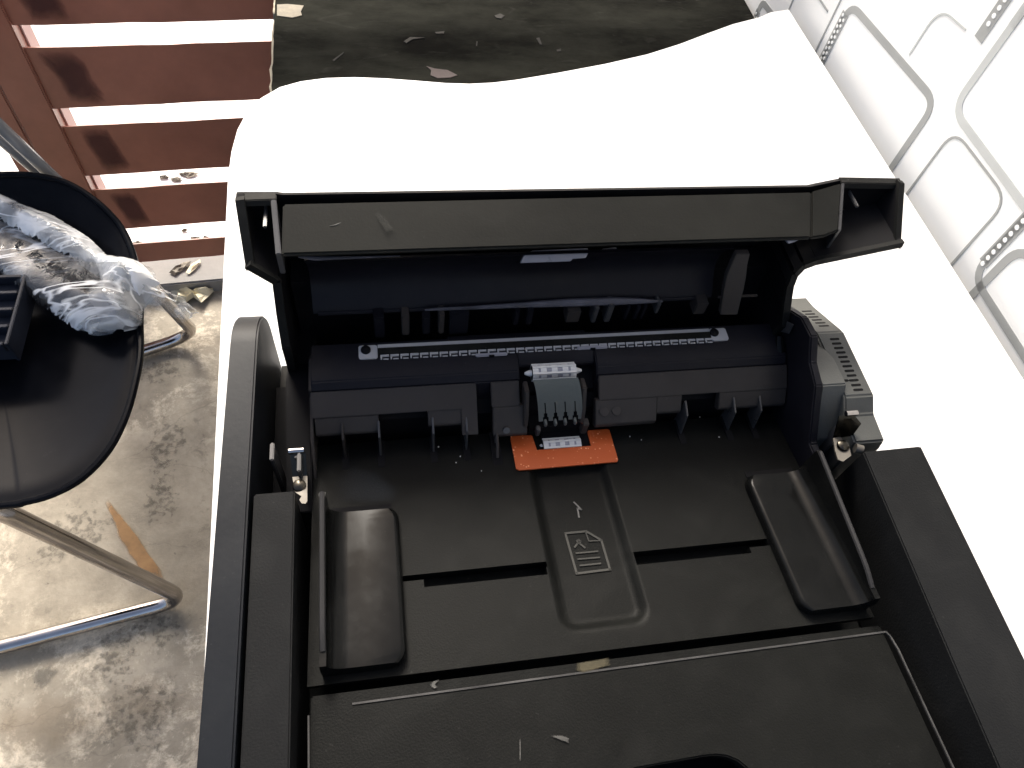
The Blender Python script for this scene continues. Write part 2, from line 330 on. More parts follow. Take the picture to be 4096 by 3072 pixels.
# wall with printed motif
WA = radians(1.36); WN = Vector((cos(WA), sin(WA), 0)); WT = Vector((-sin(WA), cos(WA), 0))
def wp(s, z, off=0): return tuple(WT*s+WN*(WDIST-off)+Vector((0, 0, z)))
wall = thing('patterned_wall', wp(.5, 0), 'white wall printed with grey rounded rectangle outlines beside the table', 'wall')
solid('wall_panel', 'wallwhite', wall, [wp(-3, 0), wp(1.2, 0), wp(1.2, 2.6), wp(-3, 2.6)], [wp(-3, 0, -.1), wp(1.2, 0, -.1), wp(1.2, 2.6, -.1), wp(-3, 2.6, -.1)], 0)
def band(pts, w, mat='motif', rad=.022, name='motif_band'):
    P = bend([(s, z, 0) for s, z in pts], rad) if len(pts) > 2 else [Vector((*p, 0)) for p in pts]
    bm = bmesh.new(); L = []; Rr = []
    for i, p in enumerate(P):
        d = (P[min(i+1, len(P)-1)]-P[max(i-1, 0)]).normalized(); n = Vector((-d.y, d.x, 0))*w/2
        L.append(p+n); Rr.append(p-n)
    for a, b, c, d in zip(L, L[1:], Rr[1:], Rr):
        padd(bm, [wp(q.x, q.y, .0006) for q in (a, b, c, d)], [wp(q.x, q.y, -.001) for q in (a, b, c, d)])
    me = bpy.data.meshes.new(name); bm.to_mesh(me); bm.free(); put(name, me, mat, wall)
dot_me = None
def dots(s, z0, z1, cols, n, r=.0021, ds=.0055):
    bm = bmesh.new()
    for c in range(cols):
        for k in range(n):
            z = z0+(z1-z0)*(k+(.5 if c else 0))/n; ss = s+(c-(cols-1)/2)*ds
            f = [wp(ss+r*cos(a*pi/4), z+r*.9*sin(a*pi/4), .0012) for a in range(8)]; g = [wp(ss+r*cos(a*pi/4), z+r*.9*sin(a*pi/4), .0003) for a in range(8)]
            padd(bm, f, g)
    me = bpy.data.meshes.new('dot_row'); bm.to_mesh(me); bm.free(); put('dot_row', me, 'wallwhite', wall)
T = 1.25
band([(.5640, T-.60), (.5640, T-.4265), (.766, T-.4400), (.766, T-.60)], .0085)
band([(.766, T-.60), (.766, T-.452)], .0148, rad=0); dots(.766, T-.56, T-.452, 2, 15)
band([(.786, T-.60), (.787, T-.36), (.99, T-.36)], .0026)
band([(.4195, T-.60), (.4215, T-.4255), (.5235, T-.4275), (.5235, T-.60)], .0026)
band([(.3945, T-.33), (.3945, T-.4985), (.22, T-.4985), (.22, T-.33)], .0085)
band([(.3945, T-.33), (.3945, T-.482)], .0125, rad=0); dots(.3945, T-.482, T-.36, 1, 15, .0026)
band([(.541, T-.25), (.541, T-.4165), (.36, T-.4165)], .0085, 'motif_faint')
band([(.541, T-.22), (.541, T-.3300)], .0090, rad=0)
band([(.5655, T-.22), (.5655, T-.358)], .0130, rad=0); dots(.5655, T-.342, T-.25, 1, 12, .0026)
band([(.9530, T-.62), (.9530, T-.5460), (.913, T-.5430)], .0090, rad=.012); band([(.9525, T-.62), (.9525, T-.560)], .0130, rad=0); dots(.9525, T-.62, T-.562, 2, 8)
band([(.8800, T-.60), (.8820, T-.470), (.80, T-.470)], .0026)
band([(.635, T-.42), (.633, T-.366), (.586, T-.361)], .0022, 'motif_faint')
for k in range(1, 4):      # the print repeats along the wall
    s = .5640-.385*k
    band([(s, T-.60), (s, T-.4265), (s+.2, T-.4400), (s+.2, T-.60)], .0085)
    band([(s+.02, T-.22), (s+.02, T-.358)], .0130, rad=0)
for k in range(-1, 5):
    for r in range(2):
        s = .56-.385*k-.19*r; z = 1.2+.2*r
        band([(s, z), (s, z+.15), (s+.17, z+.15), (s+.17, z)], .0085)
anchor(wall)

# slatted gate
gate = thing('slatted_gate', fp(-.2, 0), 'dark red wooden gate of wide horizontal slats with bright gaps', 'gate')
for z0, z1 in ((.828, .93), (.5925, .685), (.4572, .5578), (.3235, .4230), (.1952, .2905), (.1045, .1535)):
    bm = bmesh.new(); n = 26; s0, s1 = -.400, .60
    top = [(s0+(s1-s0)*i/n, z1+random.uniform(-.0008, .0008)) for i in range(n+1)]
    bot = [(s0+(s1-s0)*i/n, z0+random.uniform(-.0008, .0008)) for i in range(n+1)]
    q = bot+top[::-1]; padd(bm, [fp(s, z, .0) for s, z in q], [fp(s, z, .0025) for s, z in q])
    finish(bm, 'slat', 'red', gate, 0)
box_ = lambda nm, mt, s0, s1, z0, z1, o0, o1, bv=.002: finish(fsolid(bmesh.new(), s0, s1, z0, z1, o0, o1), nm, mt, gate, bv)
box_('post', 'red', -.4525, -.3995, .033, 2.0, -.006, .030)
box_('post', 'red', -.4945, -.4560, .033, 2.0, -.002, .030)
box_('stop_strip', 'redpale', -.3985, -.3965, .033, 2.0, .019, .056)  # paler red along the post's side
for z0, z1, w in ((.458, .557, .056), (.3245, .4225, .050), (.196, .2895, .042), (.594, .684, .06)):
    bm = bmesh.new(); pts = []
    for i in range(24):
        a = 2*pi*i/24; r = 1+random.uniform(-.08, .08); e = lambda c: (abs(c)**.45)*(1 if c > 0 else -1)
        pts.append((-.352+w*.42*r*e(cos(a)), (z0+z1)/2+(z1-z0)*.47*r*e(sin(a))))
    bm.free(); cz = (z0+z1)/2; pts = [(-.352+(s+.352)*1.25-(z-cz)*.18, max(z0-.001, min(z1+.001, cz+(z-cz)*1.12))) for s, z in pts]; patch('dark_slat_patch', 'redpatch', gate, [fp(s, z, -.0012) for s, z in pts], (0, 0, 0))
anchor(gate)

# ============================================================ TABLES
tab = thing('white_table', (.2, .4, 0), 'white table with a wavy far edge carrying the black open scanner', 'table')
edge = [(-.1425, .5645), (-.1415, .60), (-.1378, .632), (-.1300, .660), (-.1180, .6805), (-.100, .6985), (-.078, .7090), (-.052, .7150), (-.022, .7170), (.012, .7155), (.045, .7120), (.075, .7085), (.1015, .7075), (.128, .7100), (.155, .7155), (.205, .7290), (.2635, .7465), (.320, .7665), (.367, .7885), (.410, .8120), (.450, .8330), (.4925, .8500), (.512, .862), (.5475, .870), (.5480, .8330), (.5652, .2890), (.5790, -.25), (-.1180, -.25)]
edge = [(x+(.0045 if x < .52 else .0), y) for x, y in edge]
solid('tabletop', 'white', tab, [(x, y, .75) for x, y in edge], [(x, y, .726) for x, y in edge], .0022)
for x, y in ((-.07, -.2), (.50, -.2), (-.07, .58), (.48, .70)):
    tube('leg', 'metal', tab, [(x, y, 0), (x, y, .726)], .018)
anchor(tab)

desk = thing('dark_desk', (.2, .9, 0), 'worn dark wooden desk with a chipped pale edge behind the white table', 'desk')
dz = .687
L_ = [(-0.1102, 0.7862, 0.6870), (-0.1155, 0.9656, 0.6870)]
n = 40; left = []
for i in range(n+1):
    y = .60+.44*i/n; x = -.1154-(y-.80)*.01
    left.append((x+random.uniform(-.0007, .0007), y))
outl = left+[(.5500, 1.04), (.5570, .60)]
solid('desktop', 'desk', desk, [(x, y, dz) for x, y in outl], [(x, y, dz-.018) for x, y in outl], 0)
rag = [(x-.0016-random.uniform(0, .0016), y) for x, y in left]; rin = [(x+random.uniform(.0002, .0016), y) for x, y in left]
bm = bmesh.new()
for a, b, c, d in zip(rag, rag[1:], rin[1:], rin): padd(bm, [(*q, dz-.0015) for q in (a, b, c, d)], [(*q, dz-.017) for q in (a, b, c, d)])
finish(bm, 'edge_strip', 'ply', desk)
def chip(name, mat, pts, h=.5625, parent=desk): flat(name, mat, parent, pts, (0, 0, -.0012))
chip('veneer_chip', 'ply', [(-0.1133, 0.9291, 0.6879), (-0.1140, 0.9538, 0.6879), (-0.1009, 0.9556, 0.6879), (-0.0804, 0.9531, 0.6879), (-0.0840, 0.9399, 0.6879), (-0.0824, 0.9315, 0.6879), (-0.0941, 0.9255, 0.6879)])
M['scar'] = base_mat('bare_fibre', (.075, .058, .054), .8, var=.3, vscale=80)
chip('pale_scar', 'scar', [(0.0729, 0.8096, 0.6879), (0.0746, 0.8197, 0.6879), (0.0691, 0.8277, 0.6879), (0.0796, 0.8228, 0.6879), (0.0949, 0.8201, 0.6879), (0.1064, 0.8102, 0.6879), (0.0966, 0.8051, 0.6879), (0.0811, 0.8038, 0.6879)])
for pts in ([(0.0443, 0.8788, 0.6879), (0.0528, 0.8882, 0.6879), (0.0720, 0.8878, 0.6879), (0.0558, 0.8840, 0.6879), (0.0473, 0.8751, 0.6879)],
            [(0.1696, 0.9411, 0.6879), (0.1778, 0.9462, 0.6879), (0.1834, 0.9417, 0.6879), (0.1779, 0.9345, 0.6879), (0.1713, 0.9360, 0.6879)],
            [(0.2193, 0.8915, 0.6879), (0.2239, 0.8928, 0.6879), (0.2248, 0.8773, 0.6879), (0.2221, 0.8772, 0.6879)],
            [(0.1380, 0.8817, 0.6879), (0.1400, 0.8818, 0.6879), (0.1378, 0.8708, 0.6879), (0.1366, 0.8719, 0.6879)],
            [(-0.0449, 0.8373, 0.6879), (-0.0311, 0.8544, 0.6879), (-0.0321, 0.8508, 0.6879), (-0.0432, 0.8353, 0.6879)],
            [(0.2422, 0.8662, 0.6879), (0.2491, 0.8692, 0.6879), (0.2478, 0.8637, 0.6879), (0.2432, 0.8624, 0.6879)],
            [(0.0860, 0.9003, 0.6879), (0.0986, 0.9030, 0.6879), (0.0972, 0.8979, 0.6879), (0.0873, 0.8971, 0.6879)]):
    chip('scratch', 'scratchm', pts)
for x, y in ((-.09, .65), (.50, .65), (-.09, 1.0), (.50, 1.0)):
    finish(badd(bmesh.new(), x-.02, x+.02, y-.02, y+.02, 0, .669), 'leg', 'desk', desk, .001)
anchor(desk)

# ============================================================ SCANNER
sc = thing('document_scanner', (.085, .06, .75), 'black document scanner with its feeder cover open and orange sticker on the tray', 'scanner')
H = lambda h: 1.25-h
# ---- body
prismx('body', 'black_matte', sc, [(-.16, .752), (.228, .752), (.228, .925), (.200, .930), (.135, .928), (-.16, .930)], -.0545, .2275, .003)
# ---- left cheek panel with its rounded end
prof = [(-.16, .7525), (.2265, .7525), (.2275, .900)]
for k in range(9):
    a = radians(5+85*k/8); prof.append((.1975+.030*cos(a), .9505+.0315*sin(a)))
prof += [(.12, .9825), (-.16, .9825)]
prismx('side_panel', 'satin', sc, prof, -.0665, -.0552, .0008, angle=30)
# ---- rails beside the tray
prismx('side_rail', 'wing', sc, [(-.16, .93), (.1235, .93), (.1265, .9800), (-.16, .9800)], -.0538, -.0385, .0006)
solid('side_rail', 'wing', sc, [(0.2045, 0.1234, 0.9800), (0.2335, 0.1239, 0.9800), (.2336, .03, .98), (.2336, -.16, .98), (.2036, -.16, .98), (.2036, .03, .98)],
      [(.2050, .1225, .93), (.2330, .1235, .93), (.2330, .03, .93), (.2330, -.16, .93), (.2036, -.16, .93), (.2036, .03, .93)], .0006)

# ---- input tray: sloping plate with a finger channel and guide slots
def th(y): return H(.2790+.163*y)+.0
TX0, TX1, TY0, TY1 = -.0355, .1915, .0572, .1650
def tz(x, y):
    z = th(y)
    # soft finger channel
    cx0, cx1, cy0 = .0605, .0985, .0655
    k = (y-.1)/.06; cx0 += 0; r = .008
    dx = min(x-cx0, cx1-x); dy = y-cy0
    d = min(dx, dy) if (dx > r or dy > r) else r-math.hypot(max(0, r-dx), max(0, r-dy))
    if y > .128: d = min(d, (.150-y)*.6)
    s = max(0, min(1, d/.0045)); s = s*s*(3-2*s)
    return z-.0036*s
NX, NY = 152, 74
slots = [(.0009, .0605, .0940, .0965, 1), (.0092, .0600, .0907, .0965, 2), (.0985, .1505, .0908, .0968, 2), (.1480, .1600, .0935, .0968, 1)]
bm = bmesh.new(); gx = sorted(set([round(TX0+(TX1-TX0)*i/NX, 5) for i in range(NX+1)]+[s[0] for s in slots]+[s[1] for s in slots]))
gy = sorted(set([round(TY0+(TY1-TY0)*i/NY, 5) for i in range(NY+1)]+[s[2] for s in slots]+[s[3] for s in slots]))
gv = {}
def V(i, j, dz=0):
    k = (i, j, dz)
    if k not in gv: gv[k] = bm.verts.new((gx[i], gy[j], tz(gx[i], gy[j])-dz))
    return gv[k]
def inslot(i, j):
    if i < 0 or j < 0 or i >= len(gx)-1 or j >= len(gy)-1: return False
    x = (gx[i]+gx[i+1])/2; y = (gy[j]+gy[j+1])/2
    return any(s[0] < x < s[1] and s[2] < y < s[3] for s in slots)
D = .007
for i in range(len(gx)-1):
    for j in range(len(gy)-1):
        if inslot(i, j):
            bm.faces.new((V(i, j, D), V(i+1, j, D), V(i+1, j+1, D), V(i, j+1, D)))
            for (di, dj, a, b) in ((-1, 0, (i, j), (i, j+1)), (1, 0, (i+1, j+1), (i+1, j)), (0, -1, (i+1, j), (i, j)), (0, 1, (i, j+1), (i+1, j+1))):
                if not inslot(i+di, j+dj): bm.faces.new((V(*a), V(*b), V(*b, D), V(*a, D)))
        else: bm.faces.new((V(i, j), V(i+1, j), V(i+1, j+1), V(i, j+1)))
nX, nY = len(gx)-1, len(gy)-1
for i in range(nX):
    bm.faces.new((V(i, 0), V(i, 0, .004), V(i+1, 0, .004), V(i+1, 0))); bm.faces.new((V(i, nY), V(i+1, nY), V(i+1, nY, .004), V(i, nY, .004)))
for j in range(nY):
    bm.faces.new((V(0, j), V(0, j+1), V(0, j+1, .004), V(0, j, .004))); bm.faces.new((V(nX, j), V(nX, j, .004), V(nX, j+1, .004), V(nX, j+1)))
tray = finish(bm, 'input_tray', 'tray', sc, 0, angle=50)
def onT(x, y, dz=.0004): return (x, y, tz(x, y)+dz)
# embossed page symbol and arrow in the channel
def stroke(pts, w=.0008, name='page_symbol', parent=tray, mat='scuff', dz=.0001):
    bm = bmesh.new(); P = [Vector(p) for p in pts]
    for a, b in zip(P, P[1:]):
        d = (b-a).normalized(); n = Vector((-d.y, d.x, 0))*w/2; a2 = a-d*w*.4; b2 = b+d*w*.4
        q = [a2+n, b2+n, b2-n, a2-n]
        padd(bm, [onT(v.x, v.y, dz) for v in q], [onT(v.x, v.y, dz+.0004) for v in q])
    return finish(bm, name, mat, parent)
def toT(p): return (p[0], p[1], 0)
M['emboss'] = base_mat('embossed_symbol_plastic', (.028, .028, .025), .5, spec=.2)
stroke([toT(q) for q in ((0.0720, 0.1099, 0.9543), (0.0814, 0.1099, 0.9543), (0.0871, 0.1050, 0.9543), (0.0875, 0.0911, 0.9543), (0.0729, 0.0908, 0.9543), (0.0720, 0.1099, 0.9543))], .0010, mat='emboss')
stroke([toT(q) for q in ((0.0811, 0.1097, 0.9543), (0.0815, 0.1051, 0.9543), (0.0868, 0.1048, 0.9543))], .0005, mat='emboss')
for a, b in (((0.0748, 0.1000, 0.9543), (0.0842, 0.0999, 0.9543)), ((0.0749, 0.0972, 0.9543), (0.0843, 0.0970, 0.9543)), ((0.0752, 0.0942, 0.9543), (0.0841, 0.0942, 0.9543))): stroke([toT(a), toT(b)], .0007, mat='emboss')
stroke([toT(q) for q in ((0.0747, 0.1029, 0.9543), (0.0766, 0.1047, 0.9543), (0.0763, 0.1058, 0.9543), (0.0773, 0.1062, 0.9543), (0.0778, 0.1053, 0.9543), (0.0772, 0.1044, 0.9543), (0.0790, 0.1022, 0.9543))], .0008, mat='emboss')
stroke([toT(q) for q in ((0.0792, 0.1250, 0.9510), (0.0817, 0.1209, 0.9510), (0.0801, 0.1218, 0.9510), (0.0798, 0.1172, 0.9510))], .0007, 'feed_arrow', mat='scuff')
# stray flecks and a painted sheen on the tray
for k, (px, r) in enumerate((((0.0198, 0.1577, 0.9465), .0004), ((0.0210, 0.1591, 0.9465), .0004), ((0.0305, 0.1528, 0.9470), .0003), ((0.0282, 0.1495, 0.9470), .0003), ((0.0392, 0.1439, 0.9480), .00025), ((0.1134, 0.1570, 0.9460), .0003), ((0.1185, 0.1545, 0.9460), .00025), ((0.1579, 0.1527, 0.9460), .0003), ((0.1523, 0.1657, 0.9460), .0003))):
    bm = bmesh.new(); padd(bm, [onT(px[0]+r*cos(a), px[1]+r*sin(a)*1.2, .0002) for a in (0, 1.2, 2.5, 3.9, 5.1)], [onT(px[0]+r*cos(a), px[1]+r*sin(a)*1.2, .0005) for a in (0, 1.2, 2.5, 3.9, 5.1)])
    finish(bm, 'dust_fleck', 'whiteplastic', tray)

patch('painted_sheen', 'sheen', tray, [(p[0], p[1], th(p[1])+.0006) for p in ((-0.0269, 0.1471, 0.9490), (-0.0193, 0.1531, 0.9480), (-0.0062, 0.1477, 0.9490), (0.0021, 0.1368, 0.9500), (0.0007, 0.1309, 0.9500), (-0.0111, 0.1309, 0.9500), (-0.0259, 0.1334, 0.9500))], (0, 0, 0))  # bluish grey patch paints a soft sheen onto the tray
# ---- front flap
FZ = lambda y: H(.2862+.0) - (y-.05)*.10 - .0
fo = [(-.034, .0535), (-.034, -.16), (.0730, -.16), (.0745, .0080)]+[(p[0], p[1]) for p in ((0.0720, 0.0149, 0.9685), (0.0781, 0.0155, 0.9685), (0.0906, 0.0158, 0.9685), (0.1026, 0.0161, 0.9685), (0.1075, 0.0159, 0.9685), (0.1115, 0.0149, 0.9685), (0.1147, 0.0131, 0.9685), (0.1172, 0.0104, 0.9685))]+[(.1205, .0020), (.1230, -.16), (.1925, -.16), (.1915, .0535)]
solid('front_flap', 'tray', sc, [(x, y, FZ(y)) for x, y in fo], [(x, y, FZ(y)-.006) for x, y in fo], .0006)
def onF(p, dz=.0003): return (p[0], p[1], FZ(p[1])+dz)
def fstroke(pts, w, name, mat, par=sc):
    bm = bmesh.new(); P = [Vector((p[0], p[1], 0)) for p in pts]
    for a, b in zip(P, P[1:]):
        d = (b-a).normalized(); n = Vector((-d.y, d.x, 0))*w/2; q = [a+n, b+n, b-n, a-n]
        padd(bm, [onF(v, -.0004) for v in q], [onF(v, .0004) for v in q])
    return finish(bm, name, mat, par)
flap = sc.children[-1]
for c in sc.children:
    if c.name.startswith('front_flap'): flap = c
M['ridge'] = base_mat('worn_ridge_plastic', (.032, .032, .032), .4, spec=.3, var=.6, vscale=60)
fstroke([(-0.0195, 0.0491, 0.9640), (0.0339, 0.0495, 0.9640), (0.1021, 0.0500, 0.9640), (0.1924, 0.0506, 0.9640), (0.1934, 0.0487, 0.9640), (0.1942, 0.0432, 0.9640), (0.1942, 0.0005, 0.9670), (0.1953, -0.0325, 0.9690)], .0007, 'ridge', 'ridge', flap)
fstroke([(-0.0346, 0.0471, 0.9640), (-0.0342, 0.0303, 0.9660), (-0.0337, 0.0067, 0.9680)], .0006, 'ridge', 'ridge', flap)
M['cut'] = M['deep']
box('grip_well', 'deep', sc, .0700, .1260, -.16, .0200, .9302, .9320, 0)
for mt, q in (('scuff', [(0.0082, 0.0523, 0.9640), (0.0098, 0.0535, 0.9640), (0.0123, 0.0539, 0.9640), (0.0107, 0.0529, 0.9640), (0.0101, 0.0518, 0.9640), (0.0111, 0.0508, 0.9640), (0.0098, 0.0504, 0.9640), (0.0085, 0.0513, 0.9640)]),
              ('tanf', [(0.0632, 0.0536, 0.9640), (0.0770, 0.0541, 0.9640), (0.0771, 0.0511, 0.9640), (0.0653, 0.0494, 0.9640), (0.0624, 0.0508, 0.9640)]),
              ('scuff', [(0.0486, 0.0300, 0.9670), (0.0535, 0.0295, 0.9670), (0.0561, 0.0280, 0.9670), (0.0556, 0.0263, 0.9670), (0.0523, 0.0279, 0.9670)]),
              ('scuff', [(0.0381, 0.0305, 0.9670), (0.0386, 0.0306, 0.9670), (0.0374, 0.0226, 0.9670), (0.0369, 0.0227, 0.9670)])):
    patch('scuff' if mt == 'scuff' else 'reflection_patch', 'scufff' if mt == 'scuff' else mt, flap, [onF(p, .0003) for p in q])  # tan patch paints a reflected spot; the others are scuffs

# ---- paper guides
def guide(x0, x1, fx, y0, y1, ftop):
    """a glossy plate that sweeps up into its fin through a fillet"""
    g = bpy.data.objects.new('paper_guide', None); COL.objects.link(g); g.parent = sc
    s = 1 if fx < (x0+x1)/2 else -1          # +1: the fin is on the left, the free edge on the right
    inner = x1 if s > 0 else x0; fin = fx+.0024 if s > 0 else fx
    W = abs(inner-fin)
    def ztop(y):
        if y > .0800: return .9740
        t = max(0, min(1, (y-.0600)/.0200)); return (th(.06)+.008)+(.9740-(th(.06)+.008))*(1-(1-t)**2.4)
    ys = [y1+.0016]*1+[y1-(y1-y0)*k/30 for k in range(31)]+[y0-.0010]
    bm = bmesh.new(); rows = []
    for n, y in enumerate(ys):
        end = n in (0, len(ys)-1); zb = th(y)+(.0052 if not end else .0004); cr = .0062; w = W
        for ye in (y0-.001, y1+.0016):
            d = abs(y-ye)
            if d < cr: w = W-(cr-math.sqrt(max(0, cr*cr-(cr-d)**2)))
        r = .0075; row = []
        row.append((fin+s*w, y, th(y)+.0002))
        for k in range(4):
            a_ = radians(90*k/3); row.append((fin+s*(w-.0022+.0022*cos(a_)), y, zb-.0022+.0022*sin(a_) if not end else th(y)+.0004))
        row.append((fin+s*(w*.5), y, zb))
        for k in range(7):
            a_ = radians(90*k/6); row.append((fin+s*(r-r*sin(a_)), y, zb+r*.9*(1-cos(a_))))
        zt = max(ztop(y), zb+r*.9+.0005) if y > .066 else zb+r*.9+.0004
        if y > y1: zt = .9735
        row.append((fin, y, (zt+zb+r)/2 if zt > zb+r else zt-.0002)); row.append((fin, y, zt))
        row.append((fin-s*.0024, y, zt)); row.append((fin-s*.0024, y, th(y)-.004))
        rows.append([bm.verts.new(p) for p in row])
    for p, q in zip(rows, rows[1:]):
        for k in range(len(p)-1): bm.faces.new((p[k], p[k+1], q[k+1], q[k]))
    bm.faces.new(rows[0]); bm.faces.new(rows[-1][::-1])
    finish(bm, 'guide_plate', 'gloss', g, 0, angle=50)
    q = [(y, max(ztop(y), th(y)+.0120)) for y in (.1275, .118, .105, .092, .080, .075, .071, .068, .0665)]
    tube('fin_edge', 'finedge', g, [(fx+.0012, y, z) for y, z in q], .0011, 8)
    bm = bmesh.new(); xa, xb = sorted((fin, inner-s*.003)); padd(bm, [(xa, y1+.0014, th(y1)+.0001), (xb, y1+.0014, th(y1)+.0001), (xb, y1+.0046, th(y1+.0045)+.0002), (xa, y1+.0046, th(y1+.0045)+.0002)], [(xa, y1+.0014, th(y1)-.002), (xb, y1+.0014, th(y1)-.002), (xb, y1+.0046, th(y1+.0045)-.002), (xa, y1+.0046, th(y1+.0045)-.002)])
    finish(bm, 'guide_shade_strip', 'deep', g)  # flush dark strip painting the shade behind the plate
    return g
guide(-.0288, .0008, -.0300, .0610, .1262, [(.1262, .947), (.1262, .9740), (.110, .9742), (.078, .9742), (.071, .972), (.066, .966), (.063, .956)])
guide(.1600, .1880, .1872, .0618, .1272, [(.1290, .947), (.1300, .9735), (.110, .9740), (.080, .9740), (.0715, .9722), (.066, .966), (.063, .956)])
# ---- orange sticker round the lower roller
def opoly(pts): return [onT(p[0], p[1], .0003) for p in pts]
OS = [(0.0551, 0.1608, 0.9450), (0.0555, 0.1618, 0.9450), (0.0651, 0.1615, 0.9450), (0.0658, 0.1609, 0.9450), (0.0665, 0.1526, 0.9460), (0.0928, 0.1528, 0.9460), (0.0929, 0.1612, 0.9450), (0.0936, 0.1619, 0.9450), (0.1031, 0.1619, 0.9450), (0.1040, 0.1613, 0.9450), (0.1038, 0.1437, 0.9480), (0.1032, 0.1427, 0.9480), (0.0564, 0.1423, 0.9480), (0.0551, 0.1432, 0.9480)]
bm = bmesh.new(); padd(bm, [(p[0], p[1], th(p[1])+.0003) for p in OS], [(p[0], p[1], th(p[1])+.0012) for p in OS]); finish(bm, 'orange_sticker', 'orange', sc)
# ---- knurled rollers
def roller(c, half, r, par):
    g = bpy.data.objects.new('idler_roller', None); COL.objects.link(g); g.parent = par
    n = 16; bm = bmesh.new(); tadd(bm, [(c[0]-half, c[1], c[2]), (c[0]+half, c[1], c[2])], r*.93, n); finish(bm, 'roller_core', 'greywhite', g)
    for k in range(5):
        x = c[0]-half+2*half*(k/4); w = half*.13
        x = max(c[0]-half+w, min(c[0]+half-w, x)); bm = bmesh.new(); tadd(bm, [(x-w, c[1], c[2]), (x+w, c[1], c[2])], r, n); finish(bm, 'roller_ring', 'whiteplastic', g)
    for k in range(7):
        a = 2*pi*k/7+.5; bm = bmesh.new(); yy = c[1]+r*.95*cos(a); zz = c[2]+r*.95*sin(a)
        badd(bm, c[0]-half, c[0]+half, yy-r*.14, yy+r*.14, zz-r*.14, zz+r*.14); finish(bm, 'roller_bar', 'whiteplastic', g)
    tube('axle', 'whiteplastic', g, [(c[0]-half*1.32, c[1], c[2]), (c[0]-half*1.1, c[1], c[2]), (c[0]+half*1.1, c[1], c[2]), (c[0]+half*1.32, c[1], c[2])], [r*.18, r*.42, r*.42, r*.18], 10)
a1 = (0.0744, 0.1781, 0.9760); roller((a1[0], a1[1], .9745), .0101, .0036, sc)
a2 = (0.0792, 0.1556, 0.9445); roller((a2[0], a2[1], .9445), .0091, .0034, sc)
box('roller_pocket', 'deep', sc, .0700, .0925, .1520, .1655, th(.16)+.0002, th(.16)+.0011, 0)

# ---- feeder unit: cross body with a skirt of blocks and ribs
body = [(.1752, H(.2890)), (.1768, H(.2788)), (.1800, H(.2758)), (.1860, H(.2745)), (.1990, H(.2748)), (.2015, H(.2790)), (.2025, H(.318)), (.1752, H(.318))]
prismx('feeder_body', 'navy', sc, body, -.0335, .0590, .0006, angle=28)
prismx('feeder_body', 'navy', sc, body, .0955, .1910, .0006, angle=28)
# central bay behind the pick roller
prismx('feeder_bay', 'deep', sc, [(.176, H(.288)), (.1990, H(.2748)), (.2025, H(.318)), (.176, H(.318))], .0590, .0955, 0)
prismx('feeder_bay_top', 'navy', sc, [(.1835, H(.2775)), (.1880, H(.2745)), (.1992, H(.2746)), (.1992, H(.279)), (.1835, H(.280))], .0592, .0953, .0004)
def slopeface(x0, x1, y0, h0, y1, h1, mat='rib', name='skirt_block', t=.0022, drop=0):
    """plate from lower front (y0,h0) to upper back (y1,h1)"""
    pr = [(y0, H(h0)), (y1, H(h1)), (y1+.0015, H(h1)-t), (y0+.0015, H(h0)-t)]
    if drop: pr = [(y0, H(h0)), (y1, H(h1)), (y1+.003, H(h1)-t), (y0+.003, H(h0)-t-drop), (y0, H(h0)-drop)]
    return prismx(name, mat, sc, pr, x0, x1, .0003)
# light sloping strip along the crest
slopeface(-.0340, .0370, .1674, .2855, .1764, .2784)
slopeface(.0455, .0585, .1674, .2855, .1764, .2784)
slopeface(.0962, .1912, .1674, .2855, .1764, .2784)
slopeface(.0315, .0388, .1580, .2930, .1764, .2786)
# lower blocks
slopeface(-.0330, -.0055, .1625, .2915, .1673, .2858, drop=.002)
slopeface(.0165, .0315, .1630, .2905, .1690, .2850, drop=.002)
slopeface(.0460, .0620, .1585, .2960, .1674, .2857, mat='rib', drop=.002)
slopeface(.0945, .1245, .1592, .2940, .1674, .2856, mat='rib', drop=.003)
slopeface(.1245, .1370, .1622, .2915, .1674, .2856, mat='rib', drop=.002)
slopeface(.1560, .1910, .1622, .2915, .1674, .2856, mat='rib', drop=.002)
prismx('recess', 'deep', sc, [(.1700, H(.318)), (.1700, H(.2950)), (.1750, H(.2900)), (.1750, H(.318))], -.0335, .1910, 0)
# ribs standing down to the tray
for x in (-.0218, -.0060, .0180, .0332, .1385, .1630, .1765):
    prismx('rib', 'edge' if x != -.0218 else 'rib', sc, [(.1655, H(.2875)), (.1585, H(.2905)), (.1560, H(.3035)), (.1560, H(.3060)), (.1655, H(.3070))], x, x+.0009, .0002)
    bm = bmesh.new(); badd(bm, x-.0010, x+.0022, .1505, .1640, th(.157)-.0016, th(.157)+.0012); finish(bm, 'rib_slot', 'deep', tray)
tube('wire_loop', 'rib', sc, [(.0474, .1500, th(.15)+.0015), (.0476, .1545, th(.15)+.0060), (.0476, .1585, th(.15)+.0078), (.0476, .1610, th(.15)+.0040), (.0476, .1575, th(.15)+.0015)], .0007, 8)
bm = bmesh.new(); badd(bm, .0452, .0498, .1460, .1640, th(.154)-.0016, th(.154)+.0012); finish(bm, 'rib_slot', 'deep', tray)
